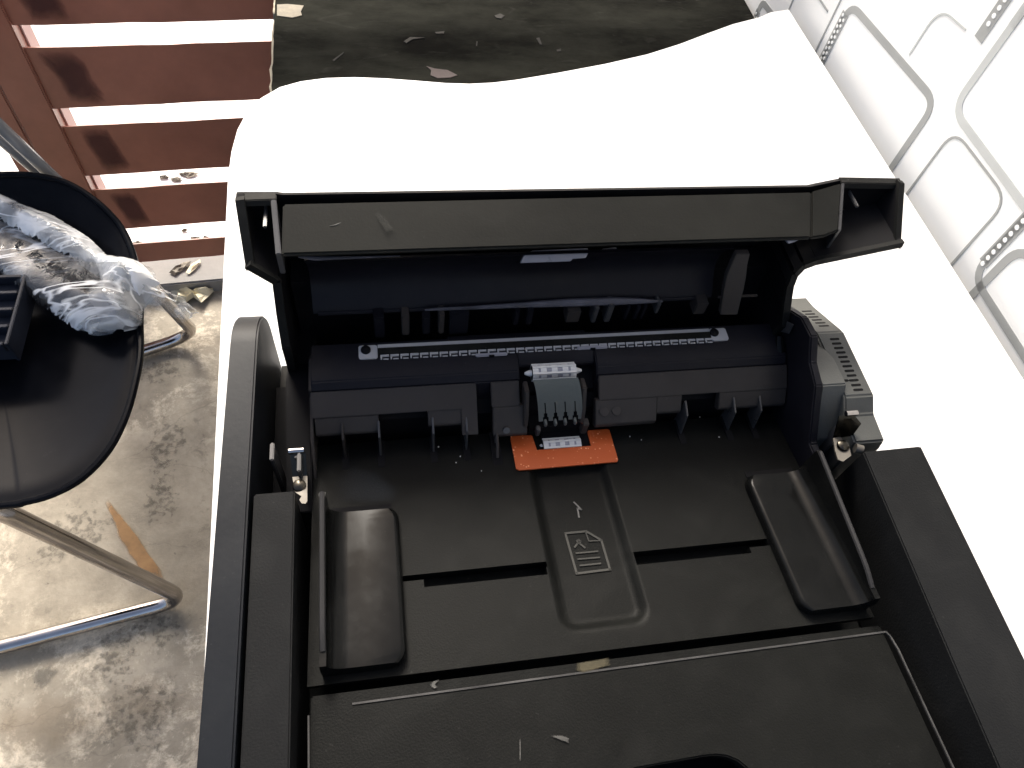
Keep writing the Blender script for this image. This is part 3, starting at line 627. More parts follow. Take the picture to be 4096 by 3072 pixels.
# ---- grey pick pad: arched plate with four slits at its lower end
def padxyz(u, v):
    """u 0..1 across, v 0..1 from the top edge down to the prongs"""
    a = radians(8+84*v); cy, ch, ry, rh = .1640, .2905, .0098, .0185
    y = cy+ry*cos(a*1.0)-.0020*v; h = ch-rh*(sin(radians(90))*0+cos(radians(90)-0))*0
    y = .1718-.0100*(v**1.35)-.0008*v; h = .2715+.0050*v+.0140*v**2.2
    return (.0632+.0208*u+.0038*v, y, H(h))
bm = bmesh.new(); NU, NV = 40, 16
def slit(u, v):
    if v < .66: return False
    for c in (.16, .385, .61, .835):
        if abs(u-c) < .022+max(0, v-.86)*.35: return True
    return False
pv = {}
def PV(i, j):
    if (i, j) not in pv: pv[(i, j)] = bm.verts.new(padxyz(i/NU, j/NV))
    return pv[(i, j)]
for i in range(NU):
    for j in range(NV):
        if not slit((i+.5)/NU, (j+.5)/NV): bm.faces.new((PV(i, j), PV(i+1, j), PV(i+1, j+1), PV(i, j+1)))
r = bmesh.ops.solidify(bm, geom=bm.faces[:], thickness=-.0012)
pad = finish(bm, 'pick_pad', 'rubber', sc, 0, angle=45)
for c in (.16, .385, .61, .835):
    p = padxyz(c, .98); box('prong', 'rubber', pad, p[0]-.0006, p[0]+.0006, p[1]-.0022, p[1]+.0008, p[2]-.003, p[2]-.0004, .0003)
# side arms of the pick unit
for x in (.0600, .0868):
    prismx('pick_arm', 'rib', sc, [(.1755, H(.2775)), (.1690, H(.2765)), (.1625, H(.2860)), (.1600, H(.2930)), (.1620, H(.2950)), (.1660, H(.2920)), (.1750, H(.2850))], x, x+.0021, .0004)
box('pick_foot', 'edge', sc, .0665, .0685, .1590, .1620, H(.3010), H(.2955), .0004)
box('pick_foot', 'rib', sc, .0885, .0915, .1590, .1630, H(.3020), H(.2935), .0004)
box('pick_bay_floor', 'deep', sc, .0640, .0930, .1625, .1760, H(.3075), H(.2990), 0)
tube('ejector_mark', 'edge', sc, [(.0520, .1595, H(.2938)), (.0520, .1590, H(.2934))], .0016, 12)
for x in (.0985, .1045): tube('ejector_mark', 'rib', sc, [(x, .1635, H(.2896)), (x, .1632, H(.2890))], .0022, 14)

# ---- comb strip over the sensor
HS = .2742; zs = H(HS)
comb = bpy.data.objects.new('comb_strip', None); COL.objects.link(comb); comb.parent = sc
box('strip_plate', 'strip', comb, -.0040, .1552, .19470, .19715, zs-.0003, zs+.0003, .0001)
box('strip_bar', 'black_matte', comb, -.0040, .1548, .19130, .19495, zs-.0006, zs+.0009, .0002)
for x0, x1, sx in ((-.0125, -.0042, -.0093), (.1550, .1635, .1570)):
    solid('strip_end', 'strip', comb, [(x, y, zs+.0004) for x, y in rrect(x0, x1, .1897, .1969, .0011, 3)], [(x, y, zs-.0004) for x, y in rrect(x0, x1, .1897, .1969, .0011, 3)], 0)
    s_ = tube('screw', 'deep', comb, [(sx, .1942, zs), (sx, .1942, zs+.0012), (sx, .1942, zs+.0018)], [.0022, .0022, .0012], 16)
tm = None
for k in range(36):
    x = -.0030+k*.00441
    if tm is None:
        bm = bmesh.new(); badd(bm, 0, .0038, 0, .0011, 0, .0007); badd(bm, 0, .0007, -.0014, 0, 0, .0006); badd(bm, .0012, .0036, -.0014, -.0009, -.0002, .0002)
        tm = finish(bm, 'tooth', 'strip', comb); o = tm
    else: o = tm.copy(); COL.objects.link(o)
    o.location = (x, .19040, zs-.0002)
for px in ((0.0470, 0.1884, 0.9745), (0.0950, 0.1894, 0.9745)):
    box('idler_tab', 'greywhite', sc, px[0]-.0074, px[0]+.0074, px[1]-.0008, px[1]+.0010, H(.2746), H(.2735), .0004)
    box('idler_tab_notch', 'deep', sc, px[0]-.0012, px[0]+.0012, px[1]-.0010, px[1]-.0004, H(.2746), H(.2733), .0001)

# ---- left inner plate and hinge hardware
prismx('inner_plate', 'rib', sc, [(.2010, .930), (.2010, .9650), (.1960, .9690), (.1800, .9675), (.1790, .964), (.1600, .9600), (.1300, .930)], -.0352, -.0338, .0003)
def bracket(plate, pin0, pin1, posts, scr, arm):
    g = bpy.data.objects.new('hinge_bracket', None); COL.objects.link(g); g.parent = sc
    flat('bracket_plate', 'metal', g, plate, (0, 0, -.0010))
    if arm: flat('bracket_arm', 'darkmetal', g, arm, (0, 0, -.0010))
    tube('hinge_pin', 'chrome', g, [pin0, pin1], .0013, 14)
    tube('screw', 'darkmetal', g, [scr, tuple(Vector(scr)+Vector((0, 0, .0012))), tuple(Vector(scr)+Vector((0, 0, .0019)))], [.0028, .0026, .0012], 16)
    for p in posts: box('bracket_post', 'edge', g, *p, .0004)
bracket([(-0.0414, 0.1388, 0.9670), (-0.0354, 0.1388, 0.9670), (-0.0351, 0.1266, 0.9690), (-0.0358, 0.1255, 0.9690), (-0.0373, 0.1258, 0.9690), (-0.0382, 0.1275, 0.9690), (-0.0374, 0.1289, 0.9690), (-0.0401, 0.1315, 0.9680)],
        (-0.0422, 0.1475, 0.9730), (-0.0361, 0.1476, 0.9730), [(-.0495, -.0478, .1435, .1515, .930, .9745), (-.0388, -.0372, .1380, .1480, .930, .9735)],
        (-0.0384, 0.1342, 0.9675), [(-0.0418, 0.1470, 0.9720), (-0.0356, 0.1468, 0.9720), (-0.0355, 0.1390, 0.9668), (-0.0414, 0.1389, 0.9668)])
box('post_link', 'edge', sc, -.0400, -.0372, .1445, .1460, .960, .9725, .0003)
# hinge wells are dark pockets behind the rails
prismx('hinge_well', 'deep', sc, [(.1270, .930), (.1270, .9320), (.205, .9330), (.205, .930)], -.0550, -.0340, 0)

# ---- right cheek, inner gear box and ventilated cover
ch = [(0.1915, 0.1371, 0.9637), (0.1915, 0.1560, 0.9844), (0.1915, 0.1671, 0.9872), (0.1915, 0.1760, 0.9955), (0.1915, 0.1880, 0.9944), (0.1915, 0.1996, 0.9869), (0.1915, 0.2108, 0.9745), (0.1915, 0.2198, 0.9584), (0.1915, 0.2205, 0.9453)]
ch = [(p[1], p[2]) for p in ch]
chk = [(.1290, .9640)]+ch+[(.2215, .928), (.120, .928), (.0640, .935), (.0640, .950)]
prismx('cheek', 'navy', sc, chk, .1918, .1960, .0007, angle=25)
gb = [(.1400, H(.318)), (.1400, H(.2880)), (.1565, H(.2665)), (.1715, H(.2672)), (.190, H(.275)), (.205, H(.318))]
prismx('gear_box', 'housing', sc, gb, .1960, .2085, .0006, angle=25)
hc = [(.2225, H(.330)), (.2225, H(.2850)), (.2137, H(.2822)), (.1886, H(.2700)), (.1515, H(.2696)), (.1444, H(.2749)), (.1307, H(.2759)), (.1295, H(.2811)), (.1270, H(.330))]
cover = prismx('gear_cover', 'housing', sc, hc, .2070, .2222, .0009, angle=25)
prismx('cover_flange', 'housing', sc, [(.2170, H(.300)), (.2115, H(.2830)), (.1886, H(.2716)), (.1600, H(.2711)), (.1560, H(.2760)), (.185, H(.300))], .2015, .2070, .0006, angle=25)
def onC(y):   # height of the cover top at y
    pts = [(.1515, H(.2696)), (.1886, H(.2700)), (.2137, H(.2822))]
    for (a, za), (b, zb) in zip(pts, pts[1:]):
        if a <= y <= b: return za+(zb-za)*(y-a)/(b-a)
    return pts[0][1]
def vent(x, y, w=.0050, l=.00125):
    bm = bmesh.new(); P = [(x+dx, y+dy) for dx, dy in rrect(-w/2, w/2, -l/2, l/2, l*.45, 3)]
    padd(bm, [(a, b, onC(b)+.0001) for a, b in P], [(a, b, onC(b)-.001) for a, b in P]); finish(bm, 'vent_slot', 'deep', cover)
for k in range(12): vent(.2152, .1842-k*.00268)
for k in range(6): vent(.2150, .2095-k*.0030, .0056)
for p in ((0.2111, 0.1602, 0.9791),): vent(p[0], p[1], .0030)
bracket([(0.1988, 0.1350, 0.9720), (0.2027, 0.1355, 0.9720), (0.2033, 0.1281, 0.9740), (0.2025, 0.1247, 0.9740), (0.1974, 0.1221, 0.9740), (0.1954, 0.1233, 0.9740), (0.1966, 0.1285, 0.9730)],
        (0.2012, 0.1407, 0.9840), (0.2066, 0.1407, 0.9840), [(.2030, .2045, .136, .142, .94, .974)], (0.2007, 0.1299, 0.9735),
        [(0.1992, 0.1411, 0.9820), (0.2065, 0.1406, 0.9820), (0.2095, 0.1372, 0.9800), (0.2077, 0.1348, 0.9740), (0.1995, 0.1355, 0.9715)])
tube('hinge_boss', 'metal', sc, [(0.2044, 0.1273, 0.9760), (0.2073, 0.1260, 0.9760)], .0022, 14)
prismx('latch_tongue', 'edge', sc, [(.2000, H(.2700)), (.1870, H(.2600)), (.1860, H(.2660)), (.1960, H(.2760))], .1895, .1903, .0002)
tube('latch_hook', 'gloss', sc, [(0.1890, 0.1892, 0.9777), (0.1890, 0.1837, 0.9739), (0.1890, 0.1799, 0.9664), (0.1890, 0.1738, 0.9689)], [.0016, .0024, .0022, .0012], 10)

# ---- opened feeder cover
lid = bpy.data.objects.new('feeder_cover', None); COL.objects.link(lid); lid.parent = sc
YB = .2345
rimL = [(-0.0561, 0.2307, 1.0325), (-0.0537, 0.2085, 1.0175), (-0.0450, 0.2084, 1.0080), (-0.0453, 0.2029, 0.9950), (-0.0451, 0.1959, 0.9800), (-.0455, .1990, .930)]
rimR = [(0.2436, 0.2346, 1.0325), (0.2390, 0.2092, 1.0175), (0.1995, 0.2076, 1.0090), (0.1941, 0.2066, 1.0075), (0.1911, 0.2046, 1.0050), (0.1900, 0.2019, 1.0010), (0.1900, 0.1985, 0.9960), (0.1902, 0.1949, 0.9910), (0.1911, 0.1912, 0.9840), (.1925, .2000, .930)]
def wallstrip(rim, nm, s):
    bm = bmesh.new(); w = .0032
    for a, b in zip(rim, rim[1:]):
        A = Vector(a); B = Vector(b); d = (B-A).normalized(); n = Vector((d.z, 0, -d.x)).normalized()*w*s
        ba = Vector((A.x, max(YB, A.y+.002), A.z)); bb = Vector((B.x, max(YB, B.y+.002), B.z))
        padd(bm, [A, B, bb, ba], [A+n, B+n, bb+n, ba+n])
    finish(bm, nm, 'deep', lid, 0)
    rm = bmesh.new()
    for a, b in zip(rim[:-1], rim[1:]):
        A = Vector(a); B = Vector(b); d = (B-A).normalized(); n = Vector((d.z, 0, -d.x)).normalized()*.0036*s; f = Vector((0, -.0012, .0003)); g = Vector((0, .0012, 0))
        e = d*.0006; padd(rm, [A+f-e, B+f+e, B+g+e, A+g-e], [A+n+f-e, B+n+f+e, B+n+g+e, A+n+g-e])
    return finish(rm, 'cover_rim', 'black_matte', lid, 0)
wallstrip(rimL, 'cover_side_wall', -1); wallstrip(rimR, 'cover_side_wall', 1)
# top end wall: raised over both corner pockets, lower along the band
tR = [(0.2436, 0.2346, 1.0325), (0.2126, 0.2362, 1.0322), (0.1961, 0.2316, 1.0316), (-0.0380, 0.2298, 1.0316), (-0.0405, 0.2315, 1.0322), (-0.0561, 0.2307, 1.0325)]
# back shell
outer = [Vector(p) for p in rimR]+[Vector((.19, .2, .9295)), Vector((-.04, .2, .9295))]+[Vector(p) for p in rimL[::-1]]+[Vector(tR[4]), Vector(tR[3]), Vector(tR[2]), Vector(tR[1])]
bm = bmesh.new()
padd(bm, [(v.x, max(YB, v.y+.0015), v.z) for v in outer], [(v.x, max(YB, v.y+.0015)+.0025, v.z-.0012) for v in outer]); finish(bm, 'cover_shell', 'deep', lid)  # near-black colour carries the shade inside the open cover
# corner pocket rims (top edge pieces)
for a, b in ((tR[0], tR[1]), (tR[4], tR[5])):
    A = Vector(a); B = Vector(b); bm = bmesh.new(); dn = Vector((0, -.0016, -.0022)); bk = Vector((0, .004, 0))
    padd(bm, [A, B, B+dn, A+dn], [A+bk, B+bk, B+dn+bk, A+dn+bk]); finish(bm, 'cover_rim', 'black_matte', lid, .0003)
# the band (end wall of the cover, now facing up)
b0 = (-0.0389, 0.2077, 1.0254); b1 = (0.1901, 0.2089, 1.0254); tl = tR[3]; tr = tR[2]
solid('cover_band', 'band', lid, [tl, tr, b1, b0], [tuple(Vector(p)-Vector((0, 0, .0022))) for p in (tl, tr, b1, b0)], .0008)
f1 = (0.2050, 0.2129, 1.0254); f2 = (0.1970, 0.2099, 1.0254)
solid('cover_band_end', 'band', lid, [tr, tR[1], f1, f2, b1], [tuple(Vector(p)-Vector((0, -.0003, .0022))) for p in (tr, tR[1], f1, f2, b1)], .0006)
solid('pocket_wall', 'edge', lid, [tR[1], f1, tuple(Vector(f1)-Vector((0, 0, .012))), tuple(Vector(tR[1])-Vector((0, 0, .012)))], [tuple(Vector(p)+Vector((.0016, 0, 0))) for p in (tR[1], f1, tuple(Vector(f1)-Vector((0, 0, .012))), tuple(Vector(tR[1])-Vector((0, 0, .012))))], .0003)
g1 = (-0.0405, 0.2315, 1.0322); g2 = (-0.0389, 0.2081, 1.0254)
solid('pocket_wall', 'edge', lid, [g1, g2, tuple(Vector(g2)-Vector((0, 0, .012))), tuple(Vector(g1)-Vector((0, 0, .012)))], [tuple(Vector(p)+Vector((-.0022, 0, 0))) for p in (g1, g2, tuple(Vector(g2)-Vector((0, 0, .012))), tuple(Vector(g1)-Vector((0, 0, .012))))], .0003)
for p, l in (((-0.0454, 0.2327, 1.0290), 1), ((0.2193, 0.2372, 1.0290), 1)):
    box('pocket_rib', 'edge', lid, p[0]-.0007, p[0]+.0007, p[1]-.0115, p[1]+.0005, p[2]-.0030, p[2]-.0015, .0003)
M['bdustf'] = fuzzy('dusty_smear', (.024, .025, .022), 160, .25, .9, .6, .45)
def on_band(p): return (p[0], p[1], p[2]+.0004)
M['bscuff'] = base_mat('band_scuff', (.05, .052, .05), .5, spec=.2, var=.3, vscale=200)
tube('scratch', 'bscuff', lid, [on_band(p) for p in ((-0.0199, 0.2192, 1.0283), (-0.0173, 0.2198, 1.0283), (-0.0148, 0.2211, 1.0283), (-0.0129, 0.2224, 1.0288))], [.0001, .0003, .0004, .0001], 6)
M['bdust'] = base_mat('dusty_patch', (.019, .020, .018), .6, spec=.1, var=.3, vscale=120)
patch('dusty_patch', 'bdustf', lid, [(-0.0025, 0.2249, 1.0302), (0.0005, 0.2251, 1.0302), (0.0069, 0.2157, 1.0278), (0.0025, 0.2138, 1.0278)], (0, 0, .0006))
# curved inner paper guide
prof = []
for k in range(13):
    t_ = k/12; h = .2310+(.2635-.2310)*t_; y = .2095+.0095*sin(pi*min(1, t_*1.05)*.93)-.0035*t_
    prof.append((y, H(h)))
back = [(y+.0018, z) for y, z in prof[::-1]]
prismx('inner_guide', 'navy', lid, prof+back, -.0310, .1560, 0, angle=60)
tube('guide_edge', 'navy', lid, [(-.029, prof[-1][0], prof[-1][1]), (.154, prof[-1][0], prof[-1][1])], .0010, 8)
M['pale_edge'] = base_mat('pale_glossy_edge', (.055, .055, .068), .4, spec=.3, var=.6, vscale=60)
bm = bmesh.new()
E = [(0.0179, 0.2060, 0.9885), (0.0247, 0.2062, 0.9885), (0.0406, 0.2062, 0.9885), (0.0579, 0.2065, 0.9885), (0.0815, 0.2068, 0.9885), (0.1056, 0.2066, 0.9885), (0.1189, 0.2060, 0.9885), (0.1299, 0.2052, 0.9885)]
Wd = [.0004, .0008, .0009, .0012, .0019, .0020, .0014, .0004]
tadd(bm, E, Wd, 8); finish(bm, 'lip_highlight', 'pale_edge', lid)  # pale tapered bar paints the highlight along the guide's lower edge
tube('guide_ridge', 'pale_edge', lid, [(-0.0330, 0.2111, 1.0200), (-0.0266, 0.2100, 1.0200), (-0.0106, 0.2099, 1.0200), (0.0076, 0.2100, 1.0200)], [.0004, .0010, .0006, .0003], 8)
# pale tabs under the band
flat('cover_tab', 'greywhite', lid, [(0.0585, 0.2084, 1.0150), (0.0600, 0.2107, 1.0160), (0.0610, 0.2119, 1.0170), (0.0647, 0.2126, 1.0180), (0.0893, 0.2131, 1.0180), (0.0886, 0.2108, 1.0170), (0.0882, 0.2102, 1.0150), (0.0820, 0.2099, 1.0150), (0.0811, 0.2085, 1.0150)], (0, .0012, -.0012), .0003)
flat('cover_tab', 'greywhite', lid, [(0.0953, 0.2122, 1.0160), (0.0961, 0.2133, 1.0170), (0.1027, 0.2140, 1.0170), (0.1022, 0.2129, 1.0160), (0.0993, 0.2121, 1.0160)], (0, .0012, -.0012), .0002)
flat('worn_corner', 'greywhite', lid, [(0.1785, 0.2101, 1.0238), (0.1879, 0.2108, 1.0238), (0.1831, 0.2085, 1.0232), (0.1797, 0.2076, 1.0232)], (0, .001, -.001), .0002)
# curved grey plate imitating a reflection inside the cover on the right
ck = [(0.1572, 0.2080, 1.0170), (0.1560, 0.2060, 1.0120), (0.1551, 0.2038, 1.0060), (0.1554, 0.2014, 1.0000), (0.1563, 0.1988, 0.9930), (0.1563, 0.1960, 0.9880)]
ck2 = [(0.1637, 0.2078, 1.0170), (0.1638, 0.2057, 1.0120), (0.1648, 0.2034, 1.0060), (0.1652, 0.2009, 1.0000), (0.1653, 0.1984, 0.9930), (0.1651, 0.1956, 0.9880)]
solid('reflection_plate', 'rib', lid, ck+ck2[::-1], [tuple(Vector(p)+Vector((0, .003, 0))) for p in ck+ck2[::-1]], .0003)
box('reflection_plate_ledge', 'rib', lid, .1545, .1745, .2010, .2022, H(.2560), H(.2548), .0003)
# little ribs at the cover's root
for x0, x1, h0, h1, mt in ((1515, 1555, .262, .277, 'navy'), (1620, 1650, .262, .276, 'rib'), (1700, 1730, .263, .276, 'navy'), (1762, 1785, .262, .276, 'rib'), (1805, 1880, .262, .277, 'navy'), (2060, 2080, .262, .272, 'navy'), (2110, 2135, .262, .272, 'navy'), (2275, 2330, .264, .272, 'rib'), (2383, 2402, .262, .273, 'edge'), (2438, 2462, .261, .273, 'edge'), (2520, 2532, .262, .272, 'navy'), (2560, 2575, .262, .272, 'navy'), (2590, 2602, .262, .272, 'navy'), (2643, 2658, .261, .268, 'edge'), (2815, 2865, .262, .270, 'rib')):
    xa = .264*((x0-1523)/(2650-1523)*(.4845+.0156)-.0156); xb = .264*((x1-1523)/(2650-1523)*(.4845+.0156)-.0156)
    box('cover_rib', mt, lid, xa, xb, .2030, .2100, H(h1), H(h0), .0004)
box('cover_floor', 'deep', sc, -.0335, .1910, .2027, .2275, .925, .9350, 0)
box('sensor_block', 'navy', sc, .0280, .0950, .2005, .2040, H(.300), H(.2790), .0006)
prismx('hinge_block', 'deep', sc, [(.130, .931), (.130, .950), (.190, .962), (.2020, .957), (.2020, .931)], -.0460, -.0353, .0005)
box('back_web', 'deep', sc, -.0460, -.0336, .2000, .2275, .9250, .9560, 0)
box('root_wall', 'deep', lid, -.0400, .1900, .2200, .2330, .930, H(.2560), 0)
anchor(sc)

# ============================================================ CHAIR
chair = thing('shell_chair', (-.52, .62, 0), 'black plastic shell chair with chrome legs left of the white table', 'chair')
SE = .448
def seat_outline():
    P = [(-0.3139, 0.6308, 0.4480), (-0.3083, 0.5869, 0.4480), (-0.3081, 0.5490, 0.4480), (-0.3130, 0.4955, 0.4480), (-0.3260, 0.4493, 0.4480), (-0.3500, 0.4145, 0.4480), (-0.3781, 0.3971, 0.4480), (-0.4047, 0.3905, 0.4480), (-0.4268, 0.3883, 0.4480)]
    return P
so_ = seat_outline()
bk = [(-0.3184, 0.6684, 0.4480), (-0.3263, 0.7174, 0.4520), (-0.3363, 0.7534, 0.4600), (-0.3508, 0.7857, 0.4680), (-0.3666, 0.8057, 0.4770), (-0.3823, 0.8205, 0.4840), (-0.4016, 0.8354, 0.4900), (-0.4233, 0.8464, 0.4960), (-0.4479, 0.8522, 0.5000), (-0.4718, 0.8536, 0.5030), (-0.4983, 0.8518, 0.5050), (-0.5336, 0.8465, 0.5050)]
cxs = -.505
half = [(p[0], p[1], p[2]) for p in bk[::-1]]+[(p[0], p[1], p[2]) for p in so_]
full = [p for p in half if p[0] > cxs]+[(2*cxs-p[0], p[1], p[2]) for p in half[::-1] if p[0] > cxs+.004]
def smooth_loop(P, n=4):
    out = []; m = len(P)
    for i in range(m):
        p0, p1, p2, p3 = (Vector(P[(i+k) % m]) for k in (-1, 0, 1, 2))
        for k in range(n):
            t = k/n; out.append(tuple(.5*((2*p1)+(p2-p0)*t+(2*p0-5*p1+4*p2-p3)*t*t+(3*p1-p0-3*p2+p3)*t**3)))
    return out
full = smooth_loop(full)
cc = (cxs, .64)
NR = 14
bm = bmesh.new(); rings = []
def dish(t, rz):
    z = SE-.034+(.034)*t**2.2+(rz-SE)*t**3.2
    if t > .93: z -= .005*((t-.93)/.07)
    return z
for r_ in range(NR+1):
    t_ = [0, .08, .18, .3, .42, .54, .65, .75, .83, .89, .93, .96, .98, .992, 1.0][r_]
    rings.append([bm.verts.new((cc[0]+(x-cc[0])*t_, cc[1]+(y-cc[1])*t_, dish(t_, z))) for x, y, z in full] if r_ else [bm.verts.new((cc[0], cc[1], dish(0, SE)))])
nF = len(full)
for k in range(nF): bm.faces.new((rings[0][0], rings[1][k], rings[1][(k+1) % nF]))
for a, b in zip(rings[1:], rings[2:]):
    for k in range(nF): bm.faces.new((a[k], b[k], b[(k+1) % nF], a[(k+1) % nF]))
bmesh.ops.solidify(bm, geom=bm.faces[:], thickness=.006)
o = finish(bm, 'seat', 'chair', chair, 0, angle=60)

rimpts = [(x, y, dish(1, z)) for x, y, z in full]; bm = bmesh.new(); tadd(bm, rimpts+[rimpts[0]], .0045, 10, cap=False); finish(bm, 'seat_rim', 'chair', chair)
# chrome leg loops (each loop: two legs joined by a rail on the floor)
tr_ = .0115
A = (-0.3429, 0.4026, 0.0150); B = (-0.6073, 0.3570, 0.0150); Cc = (-0.4454, 0.3986, 0.4100)
dirB = (Vector(B)-Vector(A)).normalized(); far = Vector(A)+dirB*.50
tube('leg', 'chrome', chair, bend([(-.470, .400, .425), Cc, A, tuple(far), (-.80, .36, .425)], .05, 9), tr_, 16)
A2 = (-0.3735, 0.9371, 0.0150); B2 = (-0.4724, 0.8989, 0.0150); top2 = (-0.3517, 0.7731, 0.3900)
d2 = (Vector(B2)-Vector(A2)).normalized(); far2 = Vector(A2)+d2*.48
tube('leg', 'chrome', chair, bend([(-.46, .80, .425), top2, A2, tuple(far2), (-.82, .80, .425)], .06, 9), tr_, 16)
# back support tubes rising behind the shell
k0 = (-0.4520, 0.8804, 0.4736); k1 = (-0.4780, 0.8730, 0.5622)
d = (Vector(k1)-Vector(k0)).normalized(); tube('back_tube', 'tube', chair, [tuple(Vector(k0)-d*.05), k1, tuple(Vector(k1)+d*.3)], .0085, 14)
k0 = (-0.4700, 0.8903, 0.4628); k1 = (-0.4950, 0.8865, 0.5293)
d = (Vector(k1)-Vector(k0)).normalized(); tube('back_tube', 'tube', chair, [tuple(Vector(k0)-d*.05), k1, tuple(Vector(k1)+d*.3)], .0065, 14)
anchor(chair)

# ============================================================ BAG AND BOX ON THE CHAIR
def inside(p, poly):
    c = False; x, y = p
    for (x1, y1), (x2, y2) in zip(poly, poly[1:]+poly[:1]):
        if (y1 > y) != (y2 > y) and x < (x2-x1)*(y-y1)/(y2-y1)+x1: c = not c
    return c
def edgedist(p, poly):
    m = 9; P = Vector(p)
    for a, b in zip(poly, poly[1:]+poly[:1]):
        A_ = Vector(a); B_ = Vector(b); d = B_-A_; t = max(0, min(1, (P-A_).dot(d)/d.length_squared)); m = min(m, (A_+d*t-P).length)
    return m
bagp = [(-0.5325, 0.8840, 0.4850), (-0.5104, 0.8686, 0.4850), (-0.4712, 0.8248, 0.4850), (-0.4342, 0.8059, 0.4850), (-0.3854, 0.7645, 0.4850), (-0.3592, 0.7330, 0.4850), (-0.3386, 0.7274, 0.4850), (-0.3030, 0.7149, 0.4750), (-0.2921, 0.6832, 0.4650), (-0.2644, 0.6725, 0.4650), (-0.2438, 0.6508, 0.4650), (-0.2591, 0.6362, 0.4650), (-0.2824, 0.6527, 0.4650), (-0.3090, 0.6541, 0.4650), (-0.3065, 0.6210, 0.4650), (-0.3262, 0.6114, 0.4650), (-0.3599, 0.6048, 0.4650), (-0.3869, 0.6168, 0.4650), (-0.4272, 0.6512, 0.4650), (-0.4638, 0.6865, 0.4650), (-0.5083, 0.7309, 0.4650)]
bp2 = [(p[0], p[1]) for p in bagp]
bag = thing('plastic_bag', (-.45, .72, .45), 'crumpled clear plastic bag lying on the black chair seat', 'bag')
def film_sheet(nm, seed, zb, amp, shrink, step=.0062):
    bm = bmesh.new(); xs = [p[0] for p in bp2]; ys = [p[1] for p in bp2]; vs = {}
    rnd = random.Random(seed); cxx = sum(xs)/len(xs); cyy = sum(ys)/len(ys)
    poly = [(cxx+(x-cxx)*shrink, cyy+(y-cyy)*shrink) for x, y in bp2]
    nx = int((max(xs)-min(xs))/step)+2; ny = int((max(ys)-min(ys))/step)+2
    for i in range(nx):
        for j in range(ny):
            x = min(xs)+(i+rnd.uniform(-.35, .35))*step; y = min(ys)+(j+rnd.uniform(-.35, .35))*step
            if not inside((x, y), poly):
                if edgedist((x, y), poly) > step*.75: continue
                best = None
                for (ax, ay), (bx, by) in zip(poly, poly[1:]+poly[:1]):
                    d = Vector((bx-ax, by-ay)); tt = max(0, min(1, (Vector((x-ax, y-ay))).dot(d)/d.length_squared)); qx, qy = ax+d.x*tt, ay+d.y*tt
                    dd = (qx-x)**2+(qy-y)**2
                    if best is None or dd < best[0]: best = (dd, qx, qy)
                x, y = best[1], best[2]
            e = min(1, edgedist((x, y), poly)/.035)
            q = Vector(((x*.64+y*.77)*1.0, (y*.64-x*.77)*.30+4, seed))*10      # folds run along the bag
            rg = 1-abs(noise.noise(q)*2.1); r2 = 1-abs(noise.noise(Vector((x, y, seed*3))*42)*2)
            z = zb+amp*(e**.6)*(.35+.65*rg+.04*r2)+rnd.uniform(-.0002, .0002)
            if x > -.33: z -= min(.03, (x+.33)*.28)
            vs[i, j] = bm.verts.new((x, y, z))
    for (i, j) in list(vs):
        a, b, c, d = (i, j), (i+1, j), (i+1, j+1), (i, j+1)
        if all(k in vs for k in (a, b, c)): bm.faces.new((vs[a], vs[b], vs[c]))
        if all(k in vs for k in (a, c, d)): bm.faces.new((vs[a], vs[c], vs[d]))
    return finish(bm, nm, 'film' if nm == 'bag_film' else 'filmw', bag, 0, smooth=True, angle=28)
film_sheet('bag_film', 3, .462, .036, 1.0, .0048); film_sheet('bag_film', 11, .450, .020, .95, .0060)
bp2 = [(p[0], p[1]) for p in ((-0.5271, 0.8590, 0.4850), (-0.4828, 0.8242, 0.4850), (-0.4331, 0.7992, 0.4850), (-0.3845, 0.7585, 0.4850), (-0.3555, 0.7240, 0.4850), (-0.3144, 0.7140, 0.4750), (-0.2889, 0.6826, 0.4650), (-0.3107, 0.6583, 0.4650), (-0.3561, 0.6815, 0.4650), (-0.3961, 0.7175, 0.4700), (-0.4460, 0.7545, 0.4750), (-0.5203, 0.8072, 0.4750))]
film_sheet('bag_reflection', 23, .474, .030, 1.0, .0048)  # milky sheet paints sky reflected on the bag's upper half
anchor(bag)

crate = thing('slate_box', (-.52, .60, .45), 'dark slate blue louvred plastic box on the chair beside the bag', 'box')
c0 = (-0.4610, 0.6932, 0.4750); c1 = (-0.4383, 0.5869, 0.4750)
xr = (c0[0]+c1[0])/2; yt = c0[1]; yb = c1[1]
box('box_body', 'darkblue', crate, xr-.14, xr-.002, yb, yt, .440, .4600, .001)
for k in range(5):
    y = yb+(yt-yb)*k/4
    box('louvre', 'darkblue', crate, xr-.135, xr-.004, y-.0025, y+.0025, .4602, .4750, .0008)
box('box_side', 'darkblue', crate, xr-.002, xr+.002, yb-.002, yt+.002, .440, .4755, .0008)
anchor(crate)

# ============================================================ LITTER AND STAINS ON THE FLOOR
def litter(name, mat, pts, label, cat, lift=.012, z=None, seed=0, group=None):
    rnd = random.Random(seed); P = [Vector(p) for p in pts]; c = sum(P, Vector())/len(P); bm = bmesh.new(); rings = []
    for t_ in (1, .72, .42, .15):
        rings.append([bm.verts.new(c+(p-c)*t_*(1+rnd.uniform(-.06, .06))+Vector((0, 0, lift*rnd.uniform(.2, 1)*(1 if t_ < 1 else .5)))) for p in P])
    for a, b in zip(rings, rings[1:]):
        for k in range(len(P)): bm.faces.new((a[k], a[(k+1) % len(P)], b[(k+1) % len(P)], b[k]))
    bm.faces.new(rings[-1]); bmesh.ops.solidify(bm, geom=bm.faces[:], thickness=.0008)
    bmesh.ops.triangulate(bm, faces=bm.faces[:])
    o = finish(bm, name, mat, None, 0, smooth=False); tagit(o, label, cat, group); return o
